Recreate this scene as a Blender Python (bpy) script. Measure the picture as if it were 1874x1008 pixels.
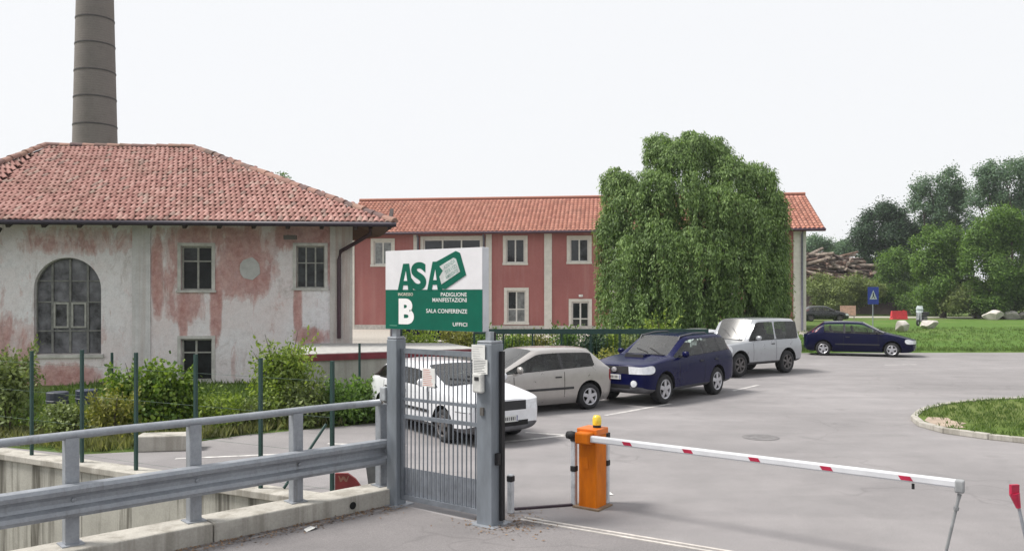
import bpy, bmesh, math, random
import numpy as np
from mathutils import Vector, Matrix, geometry

for o in list(bpy.data.objects):
    bpy.data.objects.remove(o)
random.seed(7)
RNG = np.random.default_rng(7)
SC = bpy.context.scene
COL = SC.collection

# ---------------------------------------------------------------- camera, sky, sun, exposure
CAM_H, HORIZON, FOC, CX = 2.6, 537.0, 1500.0, 937.0      # photograph: 1874 x 1008 pixels
cam_data = bpy.data.cameras.new('camera')
cam_data.sensor_width = 36.0
cam_data.lens = FOC / 1874.0 * 36.0
cam_data.shift_y = (HORIZON - 504.0) / 1874.0
cam_data.clip_start = 0.1
cam_data.clip_end = 3000.0
cam = bpy.data.objects.new('camera', cam_data)
COL.objects.link(cam)
cam.location = (0, 0, CAM_H)
cam.rotation_euler = (math.radians(90), 0, 0)
SC.camera = cam

SUN_EL, SUN_AZ = math.radians(56), math.radians(-90)     # azimuth from +Y towards +X: high, from the left
world = bpy.data.worlds.new('World')
SC.world = world
world.use_nodes = True
wn, wl = world.node_tree.nodes, world.node_tree.links
wn.clear()
w_out = wn.new('ShaderNodeOutputWorld')
w_bg = wn.new('ShaderNodeBackground')
w_sky = wn.new('ShaderNodeTexSky')
w_sky.sky_type = 'NISHITA'
w_sky.sun_disc = False
w_sky.sun_elevation = SUN_EL
w_sky.sun_rotation = SUN_AZ
w_sky.air_density = 1.0
w_sky.dust_density = 4.0
w_mix = wn.new('ShaderNodeMix')
w_mix.data_type = 'RGBA'
w_mix.inputs[0].default_value = 0.93                     # a closed white cloud veil over the blue
w_mix.inputs[7].default_value = (6.6, 6.65, 6.75, 1)
wl.new(w_sky.outputs[0], w_mix.inputs[6])
wl.new(w_mix.outputs[2], w_bg.inputs[0])
w_bg.inputs[1].default_value = 0.107
wl.new(w_bg.outputs[0], w_out.inputs[0])

sun_data = bpy.data.lights.new('sun', 'SUN')
sun_data.energy = 3.6
sun_data.angle = math.radians(17)
sun_data.color = (1.0, 0.96, 0.9)
sun = bpy.data.objects.new('sun', sun_data)
COL.objects.link(sun)
sd = Vector((math.sin(SUN_AZ) * math.cos(SUN_EL), math.cos(SUN_AZ) * math.cos(SUN_EL), math.sin(SUN_EL)))
sun.rotation_euler = (-sd).to_track_quat('-Z', 'Y').to_euler()

SC.view_settings.view_transform = 'Standard'
SC.view_settings.look = 'None'
SC.view_settings.gamma = 1.0
SC.view_settings.use_curve_mapping = False
SC.view_settings.exposure = 0.48
SC.render.engine = 'CYCLES'
SC.cycles.use_denoising = True
SC.cycles.max_bounces = 5
SC.cycles.diffuse_bounces = 3
SC.cycles.glossy_bounces = 3
SC.cycles.transparent_max_bounces = 6

# ---------------------------------------------------------------- helpers
def G(px, py, z=0.0):
    "point at height z seen at a pixel of the photograph"
    s = (py - HORIZON) / (CAM_H - z)
    return Vector(((px - CX) / s, FOC / s, z))
def P(px, py, Y):
    return Vector(((px - CX) * Y / FOC, Y, CAM_H + (HORIZON - py) * Y / FOC))

MATS = {}
def nodes_of(name):
    m = bpy.data.materials.new(name)
    m.use_nodes = True
    nt = m.node_tree
    return m, nt, nt.nodes['Principled BSDF']
def add(nt, typ, **kw):
    n = nt.nodes.new(typ)
    for k, v in kw.items():
        setattr(n, k, v)
    return n
def ramp(nt, src, stops):
    r = add(nt, 'ShaderNodeValToRGB')
    el = r.color_ramp.elements
    while len(el) < len(stops):
        el.new(0.5)
    for e, (p, c) in zip(el, stops):
        e.position = p
        e.color = c if len(c) == 4 else (*c, 1)
    nt.links.new(src, r.inputs[0])
    return r
def mixc(nt, fac, a, b, mode='MIX'):
    m = add(nt, 'ShaderNodeMix', data_type='RGBA', blend_type=mode)
    for sock, v in ((m.inputs[0], fac), (m.inputs[6], a), (m.inputs[7], b)):
        if hasattr(v, 'is_linked') or hasattr(v, 'links'):
            nt.links.new(v, sock)
        elif isinstance(v, (int, float)):
            sock.default_value = v
        else:
            sock.default_value = (*v, 1)
    return m.outputs[2]
def noise(nt, scale, detail=4, rough=0.6, vec=None, dist=0.0):
    n = add(nt, 'ShaderNodeTexNoise')
    n.inputs['Scale'].default_value = scale
    n.inputs['Detail'].default_value = detail
    n.inputs['Roughness'].default_value = rough
    n.inputs['Distortion'].default_value = dist
    if vec is not None:
        nt.links.new(vec, n.inputs['Vector'])
    return n.outputs[0]
def coords(nt, scale=(1, 1, 1), kind='Object'):
    tc = add(nt, 'ShaderNodeTexCoord')
    mp = add(nt, 'ShaderNodeMapping')
    mp.inputs['Scale'].default_value = scale
    nt.links.new(tc.outputs[kind], mp.inputs[0])
    return mp.outputs[0]
def bump(nt, bsdf, src, strength=0.3, dist=0.02):
    b = add(nt, 'ShaderNodeBump')
    b.inputs['Strength'].default_value = strength
    b.inputs['Distance'].default_value = dist
    nt.links.new(src, b.inputs['Height'])
    nt.links.new(b.outputs[0], bsdf.inputs['Normal'])

def mat(name, col, rough=0.6, metal=0.0, var=0.15, scale=6.0, spec=0.5, coat=0.0, bmp=0.0, col2=None, stretch=(1, 1, 1), ior=None):
    "plain surface with mottling"
    if name in MATS:
        return MATS[name]
    m, nt, b = nodes_of(name)
    v = coords(nt, stretch)
    n = noise(nt, scale, 6, 0.65, v)
    c2 = col2 if col2 else tuple(c * (1 - 2 * var) for c in col)
    c1 = tuple(min(1, c * (1 + var)) for c in col)
    r = ramp(nt, n, [(0.32, c2), (0.68, c1)])
    nt.links.new(r.outputs[0], b.inputs['Base Color'])
    b.inputs['Roughness'].default_value = rough
    b.inputs['Metallic'].default_value = metal
    b.inputs['Specular IOR Level'].default_value = spec
    if ior:
        b.inputs['IOR'].default_value = ior
    if coat:
        b.inputs['Coat Weight'].default_value = coat
        b.inputs['Coat Roughness'].default_value = 0.06
    if bmp:
        bump(nt, b, n, bmp, 0.01)
    MATS[name] = m
    return m

def leaf_mat(name, dark, light, trans=0.35):
    if name in MATS:
        return MATS[name]
    m, nt, b = nodes_of(name)
    geo = add(nt, 'ShaderNodeNewGeometry')
    v = coords(nt)
    n = noise(nt, 0.9, 3, 0.6, v)
    r1 = ramp(nt, geo.outputs['Random Per Island'], [(0.0, dark), (0.55, tuple((a + c) / 2 for a, c in zip(dark, light))), (1.0, light)])
    r2 = ramp(nt, n, [(0.3, (0.72, 0.74, 0.7)), (0.7, (1.2, 1.18, 1.0))])
    c = mixc(nt, 1.0, r1.outputs[0], r2.outputs[0], 'MULTIPLY')
    nt.links.new(c, b.inputs['Base Color'])
    b.inputs['Roughness'].default_value = 0.55
    b.inputs['Specular IOR Level'].default_value = 0.35
    tr = add(nt, 'ShaderNodeBsdfTranslucent')
    c2 = mixc(nt, 1.0, c, (1.15, 1.2, 0.6), 'MULTIPLY')
    nt.links.new(c2, tr.inputs[0])
    ms = add(nt, 'ShaderNodeMixShader')
    ms.inputs[0].default_value = trans
    nt.links.new(b.outputs[0], ms.inputs[1])
    nt.links.new(tr.outputs[0], ms.inputs[2])
    nt.links.new(ms.outputs[0], nt.nodes['Material Output'].inputs[0])
    MATS[name] = m
    return m

def tag(o, label=None, cat=None, group=None, kind=None):
    if label: o['label'] = label
    if cat: o['category'] = cat
    if group: o['group'] = group
    if kind: o['kind'] = kind
    return o
def empty(name, loc=(0, 0, 0), rz=0.0, label=None, cat=None, group=None):
    o = bpy.data.objects.new(name, None)
    o.empty_display_size = 0.2
    COL.objects.link(o)
    o.location = loc
    o.rotation_euler = (0, 0, rz)
    return tag(o, label, cat, group)
def origin(o):
    v = Vector((0, 0, 0))
    while o is not None:
        v += o.location
        o = o.parent
    return v
def copy_tree(o, parent=None):
    c = o.copy()
    COL.objects.link(c)
    c.parent = parent
    for ch in o.children:
        copy_tree(ch, c)
    return c

class MB:
    "collects faces; build() links them as one mesh object"
    def __init__(self):
        self.v, self.f, self.mi = [], [], []
    def quad(self, *pts, mi=0):
        n = len(self.v)
        self.v += [tuple(p) for p in pts]
        self.f.append(tuple(range(n, n + len(pts))))
        self.mi.append(mi)
        return self
    def box(self, c, size, rz=0.0, mi=0, axes=None):
        hx, hy, hz = size[0] / 2, size[1] / 2, size[2] / 2
        if axes is None:
            ax = Vector((math.cos(rz), math.sin(rz), 0))
            ay = Vector((-math.sin(rz), math.cos(rz), 0))
            az = Vector((0, 0, 1))
        else:
            ax, ay, az = axes
        c = Vector(c)
        n = len(self.v)
        for sx, sy, sz in ((-1,-1,-1),(1,-1,-1),(1,1,-1),(-1,1,-1),(-1,-1,1),(1,-1,1),(1,1,1),(-1,1,1)):
            self.v.append(tuple(c + ax * hx * sx + ay * hy * sy + az * hz * sz))
        for f in ((0,3,2,1),(4,5,6,7),(0,1,5,4),(1,2,6,5),(2,3,7,6),(3,0,4,7)):
            self.f.append(tuple(n + i for i in f))
            self.mi.append(mi)
        return self
    def beam(self, a, b, w, h, mi=0, up=(0, 0, 1)):
        a, b = Vector(a), Vector(b)
        d = b - a
        L = d.length
        d.normalize()
        up = Vector(up)
        if abs(d.dot(up)) > 0.98:
            up = Vector((0, 1, 0))
        s = d.cross(up).normalized()
        u = s.cross(d).normalized()
        return self.box((a + b) / 2, (L, w, h), mi=mi, axes=(d, s, u))
    def tube(self, pts, radii, seg=8, mi=0, cap=True):
        pts = [Vector(p) for p in pts]
        if isinstance(radii, (int, float)):
            radii = [radii] * len(pts)
        n0 = len(self.v)
        ref = Vector((0.13, 0.21, 1)).normalized()
        for i, p in enumerate(pts):
            d = (pts[min(i + 1, len(pts) - 1)] - pts[max(i - 1, 0)]).normalized()
            r = ref if abs(d.dot(ref)) < 0.95 else Vector((1, 0, 0))
            a = d.cross(r).normalized()
            b = d.cross(a).normalized()
            for k in range(seg):
                t = 2 * math.pi * k / seg
                self.v.append(tuple(p + (a * math.cos(t) + b * math.sin(t)) * radii[i]))
        for i in range(len(pts) - 1):
            for k in range(seg):
                k2 = (k + 1) % seg
                self.f.append((n0 + i * seg + k, n0 + i * seg + k2, n0 + (i + 1) * seg + k2, n0 + (i + 1) * seg + k))
                self.mi.append(mi)
        if cap:
            self.f.append(tuple(n0 + k for k in range(seg)))
            m = n0 + (len(pts) - 1) * seg
            self.f.append(tuple(m + seg - 1 - k for k in range(seg)))
            self.mi += [mi, mi]
        return self
    def lathe(self, prof, c=(0, 0, 0), seg=20, axis='Z', mi=0):
        "prof: list of (r, h)"
        c = Vector(c)
        n0 = len(self.v)
        for r, h in prof:
            for k in range(seg):
                t = 2 * math.pi * k / seg
                p = Vector((r * math.cos(t), r * math.sin(t), h))
                if axis == 'Y':
                    p = Vector((p.x, h, p.y))
                self.v.append(tuple(c + p))
        for i in range(len(prof) - 1):
            for k in range(seg):
                k2 = (k + 1) % seg
                q = (n0 + i * seg + k, n0 + i * seg + k2, n0 + (i + 1) * seg + k2, n0 + (i + 1) * seg + k)
                self.f.append(q if axis == 'Z' else q[::-1])
                self.mi.append(mi)
        return self
    def prism(self, poly, z0, z1, mi=0, bottom=True):
        "poly: list of (x, y) counter-clockwise"
        n = len(self.v)
        k = len(poly)
        self.v += [(p[0], p[1], z0) for p in poly] + [(p[0], p[1], z1) for p in poly]
        for i in range(k):
            j = (i + 1) % k
            self.f.append((n + i, n + j, n + k + j, n + k + i))
            self.mi.append(mi)
        self.f.append(tuple(n + k + i for i in range(k)))
        self.mi.append(mi)
        if bottom:
            self.f.append(tuple(n + k - 1 - i for i in range(k)))
            self.mi.append(mi)
        return self
    def build(self, name, mats, parent=None, world=True, smooth=False, bevel=0.0):
        me = bpy.data.meshes.new(name)
        off = origin(parent) if (parent is not None and world) else Vector((0, 0, 0))
        me.from_pydata([(v[0] - off.x, v[1] - off.y, v[2] - off.z) for v in self.v], [], self.f)
        if not isinstance(mats, (list, tuple)):
            mats = [mats]
        for m in mats:
            me.materials.append(m)
        if len(mats) > 1:
            me.polygons.foreach_set('material_index', self.mi)
        if smooth:
            me.polygons.foreach_set('use_smooth', [True] * len(me.polygons))
        me.update()
        o = bpy.data.objects.new(name, me)
        COL.objects.link(o)
        o.parent = parent
        if bevel:
            bv = o.modifiers.new('bevel', 'BEVEL')
            bv.width = bevel
            bv.segments = 2
            bv.limit_method = 'ANGLE'
        return o
def smooth_angle(o, deg=40):
    me = o.data
    me.polygons.foreach_set('use_smooth', [True] * len(me.polygons))
    try:
        me.set_sharp_from_angle(angle=math.radians(deg))
    except Exception:
        pass
    return o
def base_empty(name, loc, label, cat, group=None):
    return empty(name, loc, 0, label, cat, group)

def sheet(name, outer, z, material, holes=(), kind='structure', grid=None):
    "flat ground sheet from polygons"
    bm = bmesh.new()
    for loop in [outer] + list(holes):
        vs = [bm.verts.new((p[0], p[1], z)) for p in loop]
        for i in range(len(vs)):
            bm.edges.new((vs[i], vs[(i + 1) % len(vs)]))
    bmesh.ops.triangle_fill(bm, use_beauty=True, use_dissolve=False, edges=bm.edges[:])
    for f in bm.faces:
        f.normal_update()
        if f.normal.z < 0:
            f.normal_flip()
    me = bpy.data.meshes.new(name)
    bm.to_mesh(me)
    bm.free()
    me.materials.append(material)
    o = bpy.data.objects.new(name, me)
    COL.objects.link(o)
    if kind:
        o['kind'] = kind
    return o

def np_mesh(name, verts, quads, material, parent=None, off=None):
    "fast mesh from numpy arrays (n,3) and (m,4)"
    me = bpy.data.meshes.new(name)
    verts = np.asarray(verts, dtype=np.float32)
    if off is not None:
        verts = verts - np.array(off, dtype=np.float32)
    quads = np.asarray(quads, dtype=np.int32)
    k = quads.shape[1]
    me.vertices.add(len(verts))
    me.vertices.foreach_set('co', verts.ravel())
    me.loops.add(quads.size)
    me.loops.foreach_set('vertex_index', quads.ravel())
    me.polygons.add(len(quads))
    me.polygons.foreach_set('loop_start', np.arange(0, quads.size, k, dtype=np.int32))
    me.polygons.foreach_set('loop_total', np.full(len(quads), k, dtype=np.int32))
    me.update(calc_edges=True)
    me.validate()
    me.materials.append(material)
    o = bpy.data.objects.new(name, me)
    COL.objects.link(o)
    o.parent = parent
    return o

def leaf_quads(pos, axis, nrm, length, width):
    "pos, axis, nrm: (n,3); a folded rhombus for each leaf"
    n = len(pos)
    axis = axis / (np.linalg.norm(axis, axis=1, keepdims=True) + 1e-9)
    side = np.cross(axis, nrm)
    side /= (np.linalg.norm(side, axis=1, keepdims=True) + 1e-9)
    length = np.asarray(length).reshape(-1, 1)
    width = np.asarray(width).reshape(-1, 1)
    a = pos
    b = pos + axis * length * 0.45 + side * width * 0.5
    c = pos + axis * length
    d = pos + axis * length * 0.45 - side * width * 0.5
    v = np.stack([a, b, c, d], axis=1).reshape(-1, 3)
    q = np.arange(4 * n, dtype=np.int32).reshape(-1, 4)
    return v, q

def rand_dirs(n):
    d = RNG.normal(size=(n, 3))
    return d / np.linalg.norm(d, axis=1, keepdims=True)

def crown_leaves(lobes, n, leaf, shell=0.45, upbias=0.35, aspect=0.55, ragged=0.18):
    "leaf clumps through the outer part of a set of ellipsoid lobes"
    lobes = np.array(lobes, dtype=float)
    area = (lobes[:, 3] * lobes[:, 4] + lobes[:, 4] * lobes[:, 5] + lobes[:, 3] * lobes[:, 5])
    idx = RNG.choice(len(lobes), size=n, p=area / area.sum())
    # clumps: leaves gather round twig ends
    ncl = max(8, n // 14)
    cd = rand_dirs(ncl)
    cr = (1 - shell * RNG.random(ncl) ** 1.6) * (1 + ragged * RNG.normal(size=ncl))
    ci = RNG.choice(len(lobes), size=ncl, p=area / area.sum())
    L = lobes[ci]
    cpos = L[:, :3] + cd * cr[:, None] * L[:, 3:6]
    pick = RNG.integers(0, ncl, size=n)
    pos = cpos[pick] + RNG.normal(size=(n, 3)) * leaf * 1.25
    out = cd[pick]
    nrm = out + RNG.normal(size=(n, 3)) * 0.6 + np.array([0, 0, upbias])
    ax = np.cross(nrm, rand_dirs(n)) + out * 0.3 + np.array([0, 0, -0.25])
    ln = leaf * RNG.uniform(0.7, 1.45, n)
    return leaf_quads(pos, ax, nrm, ln, ln * aspect)
# ---------------------------------------------------------------- surface materials
def asphalt_mat(name, lo, hi):
    m, nt, b = nodes_of(name)
    v = coords(nt)
    big = noise(nt, 0.16, 5, 0.6, v, 0.6)
    mid = noise(nt, 1.3, 5, 0.7, v, 0.3)
    fine = noise(nt, 70, 5, 0.85, v)
    vs = coords(nt, (0.25, 1.4, 1))
    streak = noise(nt, 0.9, 4, 0.6, vs, 0.5)
    c = ramp(nt, big, [(0.3, lo), (0.7, hi)]).outputs[0]
    c = mixc(nt, 0.4, c, ramp(nt, mid, [(0.3, (0.72, 0.72, 0.72)), (0.7, (1.12, 1.1, 1.1))]).outputs[0], 'MULTIPLY')
    c = mixc(nt, 0.4, c, ramp(nt, streak, [(0.35, (0.8, 0.8, 0.8)), (0.65, (1.12, 1.11, 1.1))]).outputs[0], 'MULTIPLY')
    c = mixc(nt, 0.6, c, ramp(nt, fine, [(0.32, (0.5, 0.5, 0.5)), (0.68, (1.45, 1.45, 1.45))]).outputs[0], 'MULTIPLY')
    # oil spots and dark tyre-worn patches
    oil = noise(nt, 0.75, 3, 0.55, v, 1.2)
    c = mixc(nt, ramp(nt, oil, [(0.62, (0, 0, 0)), (0.74, (0.3, 0.3, 0.3))]).outputs[0], c, (0.12, 0.115, 0.117))
    grit = noise(nt, 3.1, 6, 0.8, v, 0.6)
    c = mixc(nt, ramp(nt, grit, [(0.6, (0, 0, 0)), (0.72, (0.22, 0.22, 0.22))]).outputs[0], c, (0.36, 0.34, 0.32))
    # thin cracks
    vor = add(nt, 'ShaderNodeTexVoronoi', feature='DISTANCE_TO_EDGE')
    vor.inputs['Scale'].default_value = 0.33
    dn = add(nt, 'ShaderNodeTexNoise')
    dn.inputs['Scale'].default_value = 1.1
    vm = add(nt, 'ShaderNodeVectorMath', operation='ADD')
    nt.links.new(v, dn.inputs['Vector'])
    nt.links.new(v, vm.inputs[0])
    nt.links.new(dn.outputs[1], vm.inputs[1])
    nt.links.new(vm.outputs[0], vor.inputs['Vector'])
    cr = ramp(nt, vor.outputs[0], [(0.0, (0.84, 0.84, 0.84)), (0.009, (1, 1, 1))]).outputs[0]
    gate = ramp(nt, noise(nt, 0.21, 2, 0.5, v), [(0.5, (0, 0, 0)), (0.56, (1, 1, 1))]).outputs[0]
    c = mixc(nt, gate, c, mixc(nt, 1.0, c, cr, 'MULTIPLY'))
    nt.links.new(c, b.inputs['Base Color'])
    b.inputs['Roughness'].default_value = 0.88
    b.inputs['Specular IOR Level'].default_value = 0.3
    bump(nt, b, fine, 0.35, 0.006)
    return m
def grass_mat(name, dark, light, dry):
    m, nt, b = nodes_of(name)
    v = coords(nt)
    big = noise(nt, 0.13, 4, 0.6, v, 0.4)
    mid = noise(nt, 1.7, 6, 0.72, v, 0.3)
    fine = noise(nt, 22, 4, 0.75, v)
    c = ramp(nt, mid, [(0.3, dark), (0.7, light)]).outputs[0]
    c = mixc(nt, ramp(nt, big, [(0.5, (0, 0, 0)), (0.75, (0.75, 0.75, 0.75))]).outputs[0], c, dry)
    c = mixc(nt, 0.8, c, ramp(nt, fine, [(0.3, (0.6, 0.62, 0.55)), (0.7, (1.35, 1.3, 1.2))]).outputs[0], 'MULTIPLY')
    nt.links.new(c, b.inputs['Base Color'])
    b.inputs['Roughness'].default_value = 0.95
    b.inputs['Specular IOR Level'].default_value = 0.1
    bump(nt, b, fine, 0.8, 0.05)
    return m
def concrete_mat(name, col, stain=(0.05, 0.045, 0.035), streak=0.7, scale=2.0, sv=(1.9, 1.9, 0.07), t0=0.46, t1=0.6):
    m, nt, b = nodes_of(name)
    v = coords(nt)
    vs = coords(nt, sv)
    n1 = noise(nt, scale, 6, 0.7, v)
    n2 = noise(nt, 1.7, 5, 0.72, vs, 0.25)
    n3 = noise(nt, 40, 3, 0.7, v)
    c = ramp(nt, n1, [(0.3, tuple(x * 0.78 for x in col)), (0.7, tuple(x * 1.1 for x in col))]).outputs[0]
    f = ramp(nt, n2, [(t0, (0, 0, 0)), (t1, (streak, streak, streak))]).outputs[0]
    c = mixc(nt, f, c, stain)
    c = mixc(nt, 0.4, c, ramp(nt, n3, [(0.3, (0.7, 0.7, 0.7)), (0.7, (1.2, 1.2, 1.2))]).outputs[0], 'MULTIPLY')
    nt.links.new(c, b.inputs['Base Color'])
    b.inputs['Roughness'].default_value = 0.9
    bump(nt, b, n1, 0.35, 0.02)
    return m
def tile_mat(name, stops, lichen=0.5):
    m, nt, b = nodes_of(name)
    geo = add(nt, 'ShaderNodeNewGeometry')
    oi = add(nt, 'ShaderNodeObjectInfo')
    ad = add(nt, 'ShaderNodeMath', operation='ADD')
    fr = add(nt, 'ShaderNodeMath', operation='FRACT')
    nt.links.new(geo.outputs['Random Per Island'], ad.inputs[0])
    nt.links.new(oi.outputs['Random'], ad.inputs[1])
    nt.links.new(ad.outputs[0], fr.inputs[0])
    c = ramp(nt, fr.outputs[0], stops).outputs[0]
    n = noise(nt, 1.1, 5, 0.65, geo.outputs['Position'])
    f = ramp(nt, n, [(0.5, (0, 0, 0)), (0.68, (lichen,) * 3)]).outputs[0]
    c = mixc(nt, f, c, (0.15, 0.125, 0.09))
    n2 = noise(nt, 25, 3, 0.7, geo.outputs['Position'])
    c = mixc(nt, 0.5, c, ramp(nt, n2, [(0.3, (0.7, 0.7, 0.7)), (0.7, (1.25, 1.2, 1.2))]).outputs[0], 'MULTIPLY')
    nt.links.new(c, b.inputs['Base Color'])
    b.inputs['Roughness'].default_value = 0.85
    b.inputs['Specular IOR Level'].default_value = 0.25
    return m
ASPHALT = asphalt_mat('asphalt', (0.208, 0.199, 0.202), (0.278, 0.266, 0.27))
OLD_ASPHALT = asphalt_mat('old_asphalt', (0.155, 0.147, 0.149), (0.215, 0.204, 0.206))
GRASS = grass_mat('lawn_grass', (0.06, 0.12, 0.026), (0.115, 0.205, 0.045), (0.17, 0.215, 0.075))
ROUGH_GRASS = grass_mat('rough_grass', (0.055, 0.095, 0.025), (0.12, 0.18, 0.05), (0.2, 0.19, 0.1))
CONCRETE = concrete_mat('kerb_concrete', (0.42, 0.4, 0.36), (0.2, 0.185, 0.155), 0.6, 3.0)
STAINED = concrete_mat('stained_concrete', (0.4, 0.39, 0.35), (0.07, 0.064, 0.05), 0.9, 1.5, (1.5, 1.5, 0.07), 0.49, 0.62)
GRAVEL = mat('pale_gravel', (0.38, 0.35, 0.31), 0.95, var=0.2, scale=9, bmp=0.5)
PAINT_LINE = mat('worn_road_paint', (0.62, 0.6, 0.58), 0.8, var=0.02, scale=7, col2=(0.3, 0.29, 0.29))
def galv():
    m, nt, b = nodes_of('galvanised_steel')
    v = coords(nt)
    n1, n2, n3 = noise(nt, 3.5, 6, 0.7, v), noise(nt, 2.2, 6, 0.75, coords(nt, (3, 3, 0.35)), 0.4), noise(nt, 28, 4, 0.7, v)
    c = ramp(nt, n1, [(0.3, (0.24, 0.257, 0.285)), (0.7, (0.33, 0.352, 0.385))]).outputs[0]
    c = mixc(nt, ramp(nt, n2, [(0.55, (0, 0, 0)), (0.72, (0.55, 0.55, 0.55))]).outputs[0], c, (0.15, 0.145, 0.14))
    c = mixc(nt, ramp(nt, noise(nt, 5.5, 6, 0.8, v, 0.5), [(0.66, (0, 0, 0)), (0.72, (0.6, 0.6, 0.6))]).outputs[0], c, (0.2, 0.12, 0.075))
    c = mixc(nt, 0.4, c, ramp(nt, n3, [(0.3, (0.8, 0.8, 0.8)), (0.7, (1.15, 1.15, 1.15))]).outputs[0], 'MULTIPLY')
    nt.links.new(c, b.inputs['Base Color'])
    nt.links.new(ramp(nt, n1, [(0.3, (0.35,) * 3), (0.7, (0.6,) * 3)]).outputs[0], b.inputs['Roughness'])
    b.inputs['Metallic'].default_value = 0.35
    return m
GALV = galv()
POST_GREY = mat('painted_grey_steel', (0.19, 0.212, 0.24), 0.5, metal=0.1, var=0.14, scale=4, stretch=(1, 1, 0.25))
GREEN_METAL = mat('dark_green_paint', (0.007, 0.04, 0.034), 0.5, var=0.1)
BLACK = mat('black_rubber', (0.012, 0.012, 0.014), 0.7)
DARK_WOOD = mat('dark_old_wood', (0.045, 0.032, 0.03), 0.8)
GLASS = mat('window_glass', (0.018, 0.022, 0.026), 0.05, var=0.3, scale=1.2, spec=0.5)
GLASS_PALE = mat('curtained_glass', (0.2, 0.21, 0.21), 0.08, var=0.25, scale=3, spec=0.5)
WHITE_TRIM = mat('cream_plaster_trim', (0.6, 0.58, 0.53), 0.8, var=0.06, scale=4)

# ---------------------------------------------------------------- ground, pit, asphalt, lawns
PIT_V = Vector((-2.25, 10.12))
PIT_FAR = Vector((-19.0, 18.7))
PIT_NEAR = Vector((-11.6, 1.45))
BIG = 900.0
pit = [PIT_V, PIT_FAR, Vector((-24, 10)), PIT_NEAR]
sheet('ground', [(-BIG, -60), (BIG, -60), (BIG, 1200), (-BIG, 1200)], -0.012, ROUGH_GRASS, holes=[pit])
veg = [(-19, 18.72), (-8.6, 13.9), (-7.0, 13.25), (-6.2, 13.5), (-5.6, 14.3), (-4.9, 15.1), (-3.6, 15.9), (-2.6, 16.6), (-2.7, 20.0), (-2.6, 25.2)]
asph = [(-11.6, 1.45), (-14, -8), (60, -8), (60, 37.2), (40, 36.7), (26, 36.3), (17, 36.0), (12.4, 35.9), (10.6, 33.5), (9.0, 32.2),
        (5.0, 32.2), (5.3, 28.2), (6.4, 27.4), (6.3, 25.4)] + veg[::-1][0:1] + veg[::-1][1:] + [(-2.25, 10.12)]
# the far side of the wall line and the near kerb line close the car park round the pit
sheet('car_park', asph, 0.0, ASPHALT)
sheet('lawn', [(10.7, 33.6), (12.4, 35.92), (17, 36.02), (26, 36.32), (40, 36.72), (70, 37.4), (90, 78), (60, 80), (44, 80.5), (36, 80), (31, 76), (24, 66), (16, 52), (11.5, 40)], -0.006, GRASS)
sheet('gravel_track', [(20, 84), (30, 88.5), (40, 88), (56, 83), (75, 82.5), (75, 86.5), (56, 88.5), (42, 94), (30, 95), (20, 92)], -0.005, GRAVEL)
sheet('factory_yard', [(-30, 40), (6.0, 40), (10, 45), (22, 55), (21, 58), (-30, 62)], -0.004, GRAVEL)
sheet('pit_floor', pit, -2.6, mat('pit_mud', (0.16, 0.15, 0.11), 0.9))

def retaining_wall():
    r = base_empty('retaining_wall', (*PIT_V, -2.6), 'stained concrete retaining wall of the sunken channel beyond the guard rail', 'wall')
    d = (PIT_FAR - PIT_V).normalized()
    n = Vector((d.y, -d.x))
    if n.y > 0: n = -n
    L = (PIT_FAR - PIT_V).length
    k = 8
    cuts = [i * L / k for i in range(k + 1)]
    for a, b in zip(cuts[:-1], cuts[1:]):
        p0, p1 = PIT_V + d * (a + 0.008), PIT_V + d * (b - 0.008)
        MB().prism([(p0.x, p0.y), (p0.x - n.x * 0.3, p0.y - n.y * 0.3), (p1.x - n.x * 0.3, p1.y - n.y * 0.3), (p1.x, p1.y)], -2.6, -0.06).build('panel', STAINED, r)
    p0, p1 = PIT_V + d * 0.05 + n * 0.05, PIT_FAR + n * 0.05
    q0, q1 = p0 - n * 0.36, p1 - n * 0.36
    MB().prism([(p0.x, p0.y), (q0.x, q0.y), (q1.x, q1.y), (p1.x, p1.y)], -0.057, 0.04).build('coping', CONCRETE, r, bevel=0.012)
    return d, n
WALL_D, WALL_N = retaining_wall()
near = base_empty('channel_wall', (*PIT_V, -2.6), 'bare concrete near wall below the guard rail kerb', 'wall')
MB().prism([(PIT_V.x, PIT_V.y), (PIT_NEAR.x, PIT_NEAR.y), (PIT_NEAR.x + 0.2, PIT_NEAR.y - 0.2), (PIT_V.x + 0.2, PIT_V.y - 0.2)], -2.6, -0.02).build('panel', STAINED, near)

# painted bay lines
def line(a, b, w, name='painted_line'):
    a, b = Vector(a), Vector(b)
    d = (b - a).normalized()
    n = Vector((-d.y, d.x)) * w / 2
    o = MB().quad((a.x - n.x, a.y - n.y, 0.005), (b.x - n.x, b.y - n.y, 0.005), (b.x + n.x, b.y + n.y, 0.005), (a.x + n.x, a.y + n.y, 0.005)).build(name, PAINT_LINE)
    o['kind'] = 'structure'
    return o
line((-0.35, 14.25), (1.15, 15.1), 0.11)
line((0.25, 15.35), (1.1, 15.0), 0.1)
line((2.0, 17.5), (3.75, 19.35), 0.11)
line((-5.3, 12.9), (-3.2, 13.4), 0.1)
line((-3.2, 14.2), (-1.8, 14.0), 0.1)
line((5.9, 21.9), (7.0, 23.3), 0.1)
line((13.6, 29.9), (14.8, 30.0), 0.12)

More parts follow.
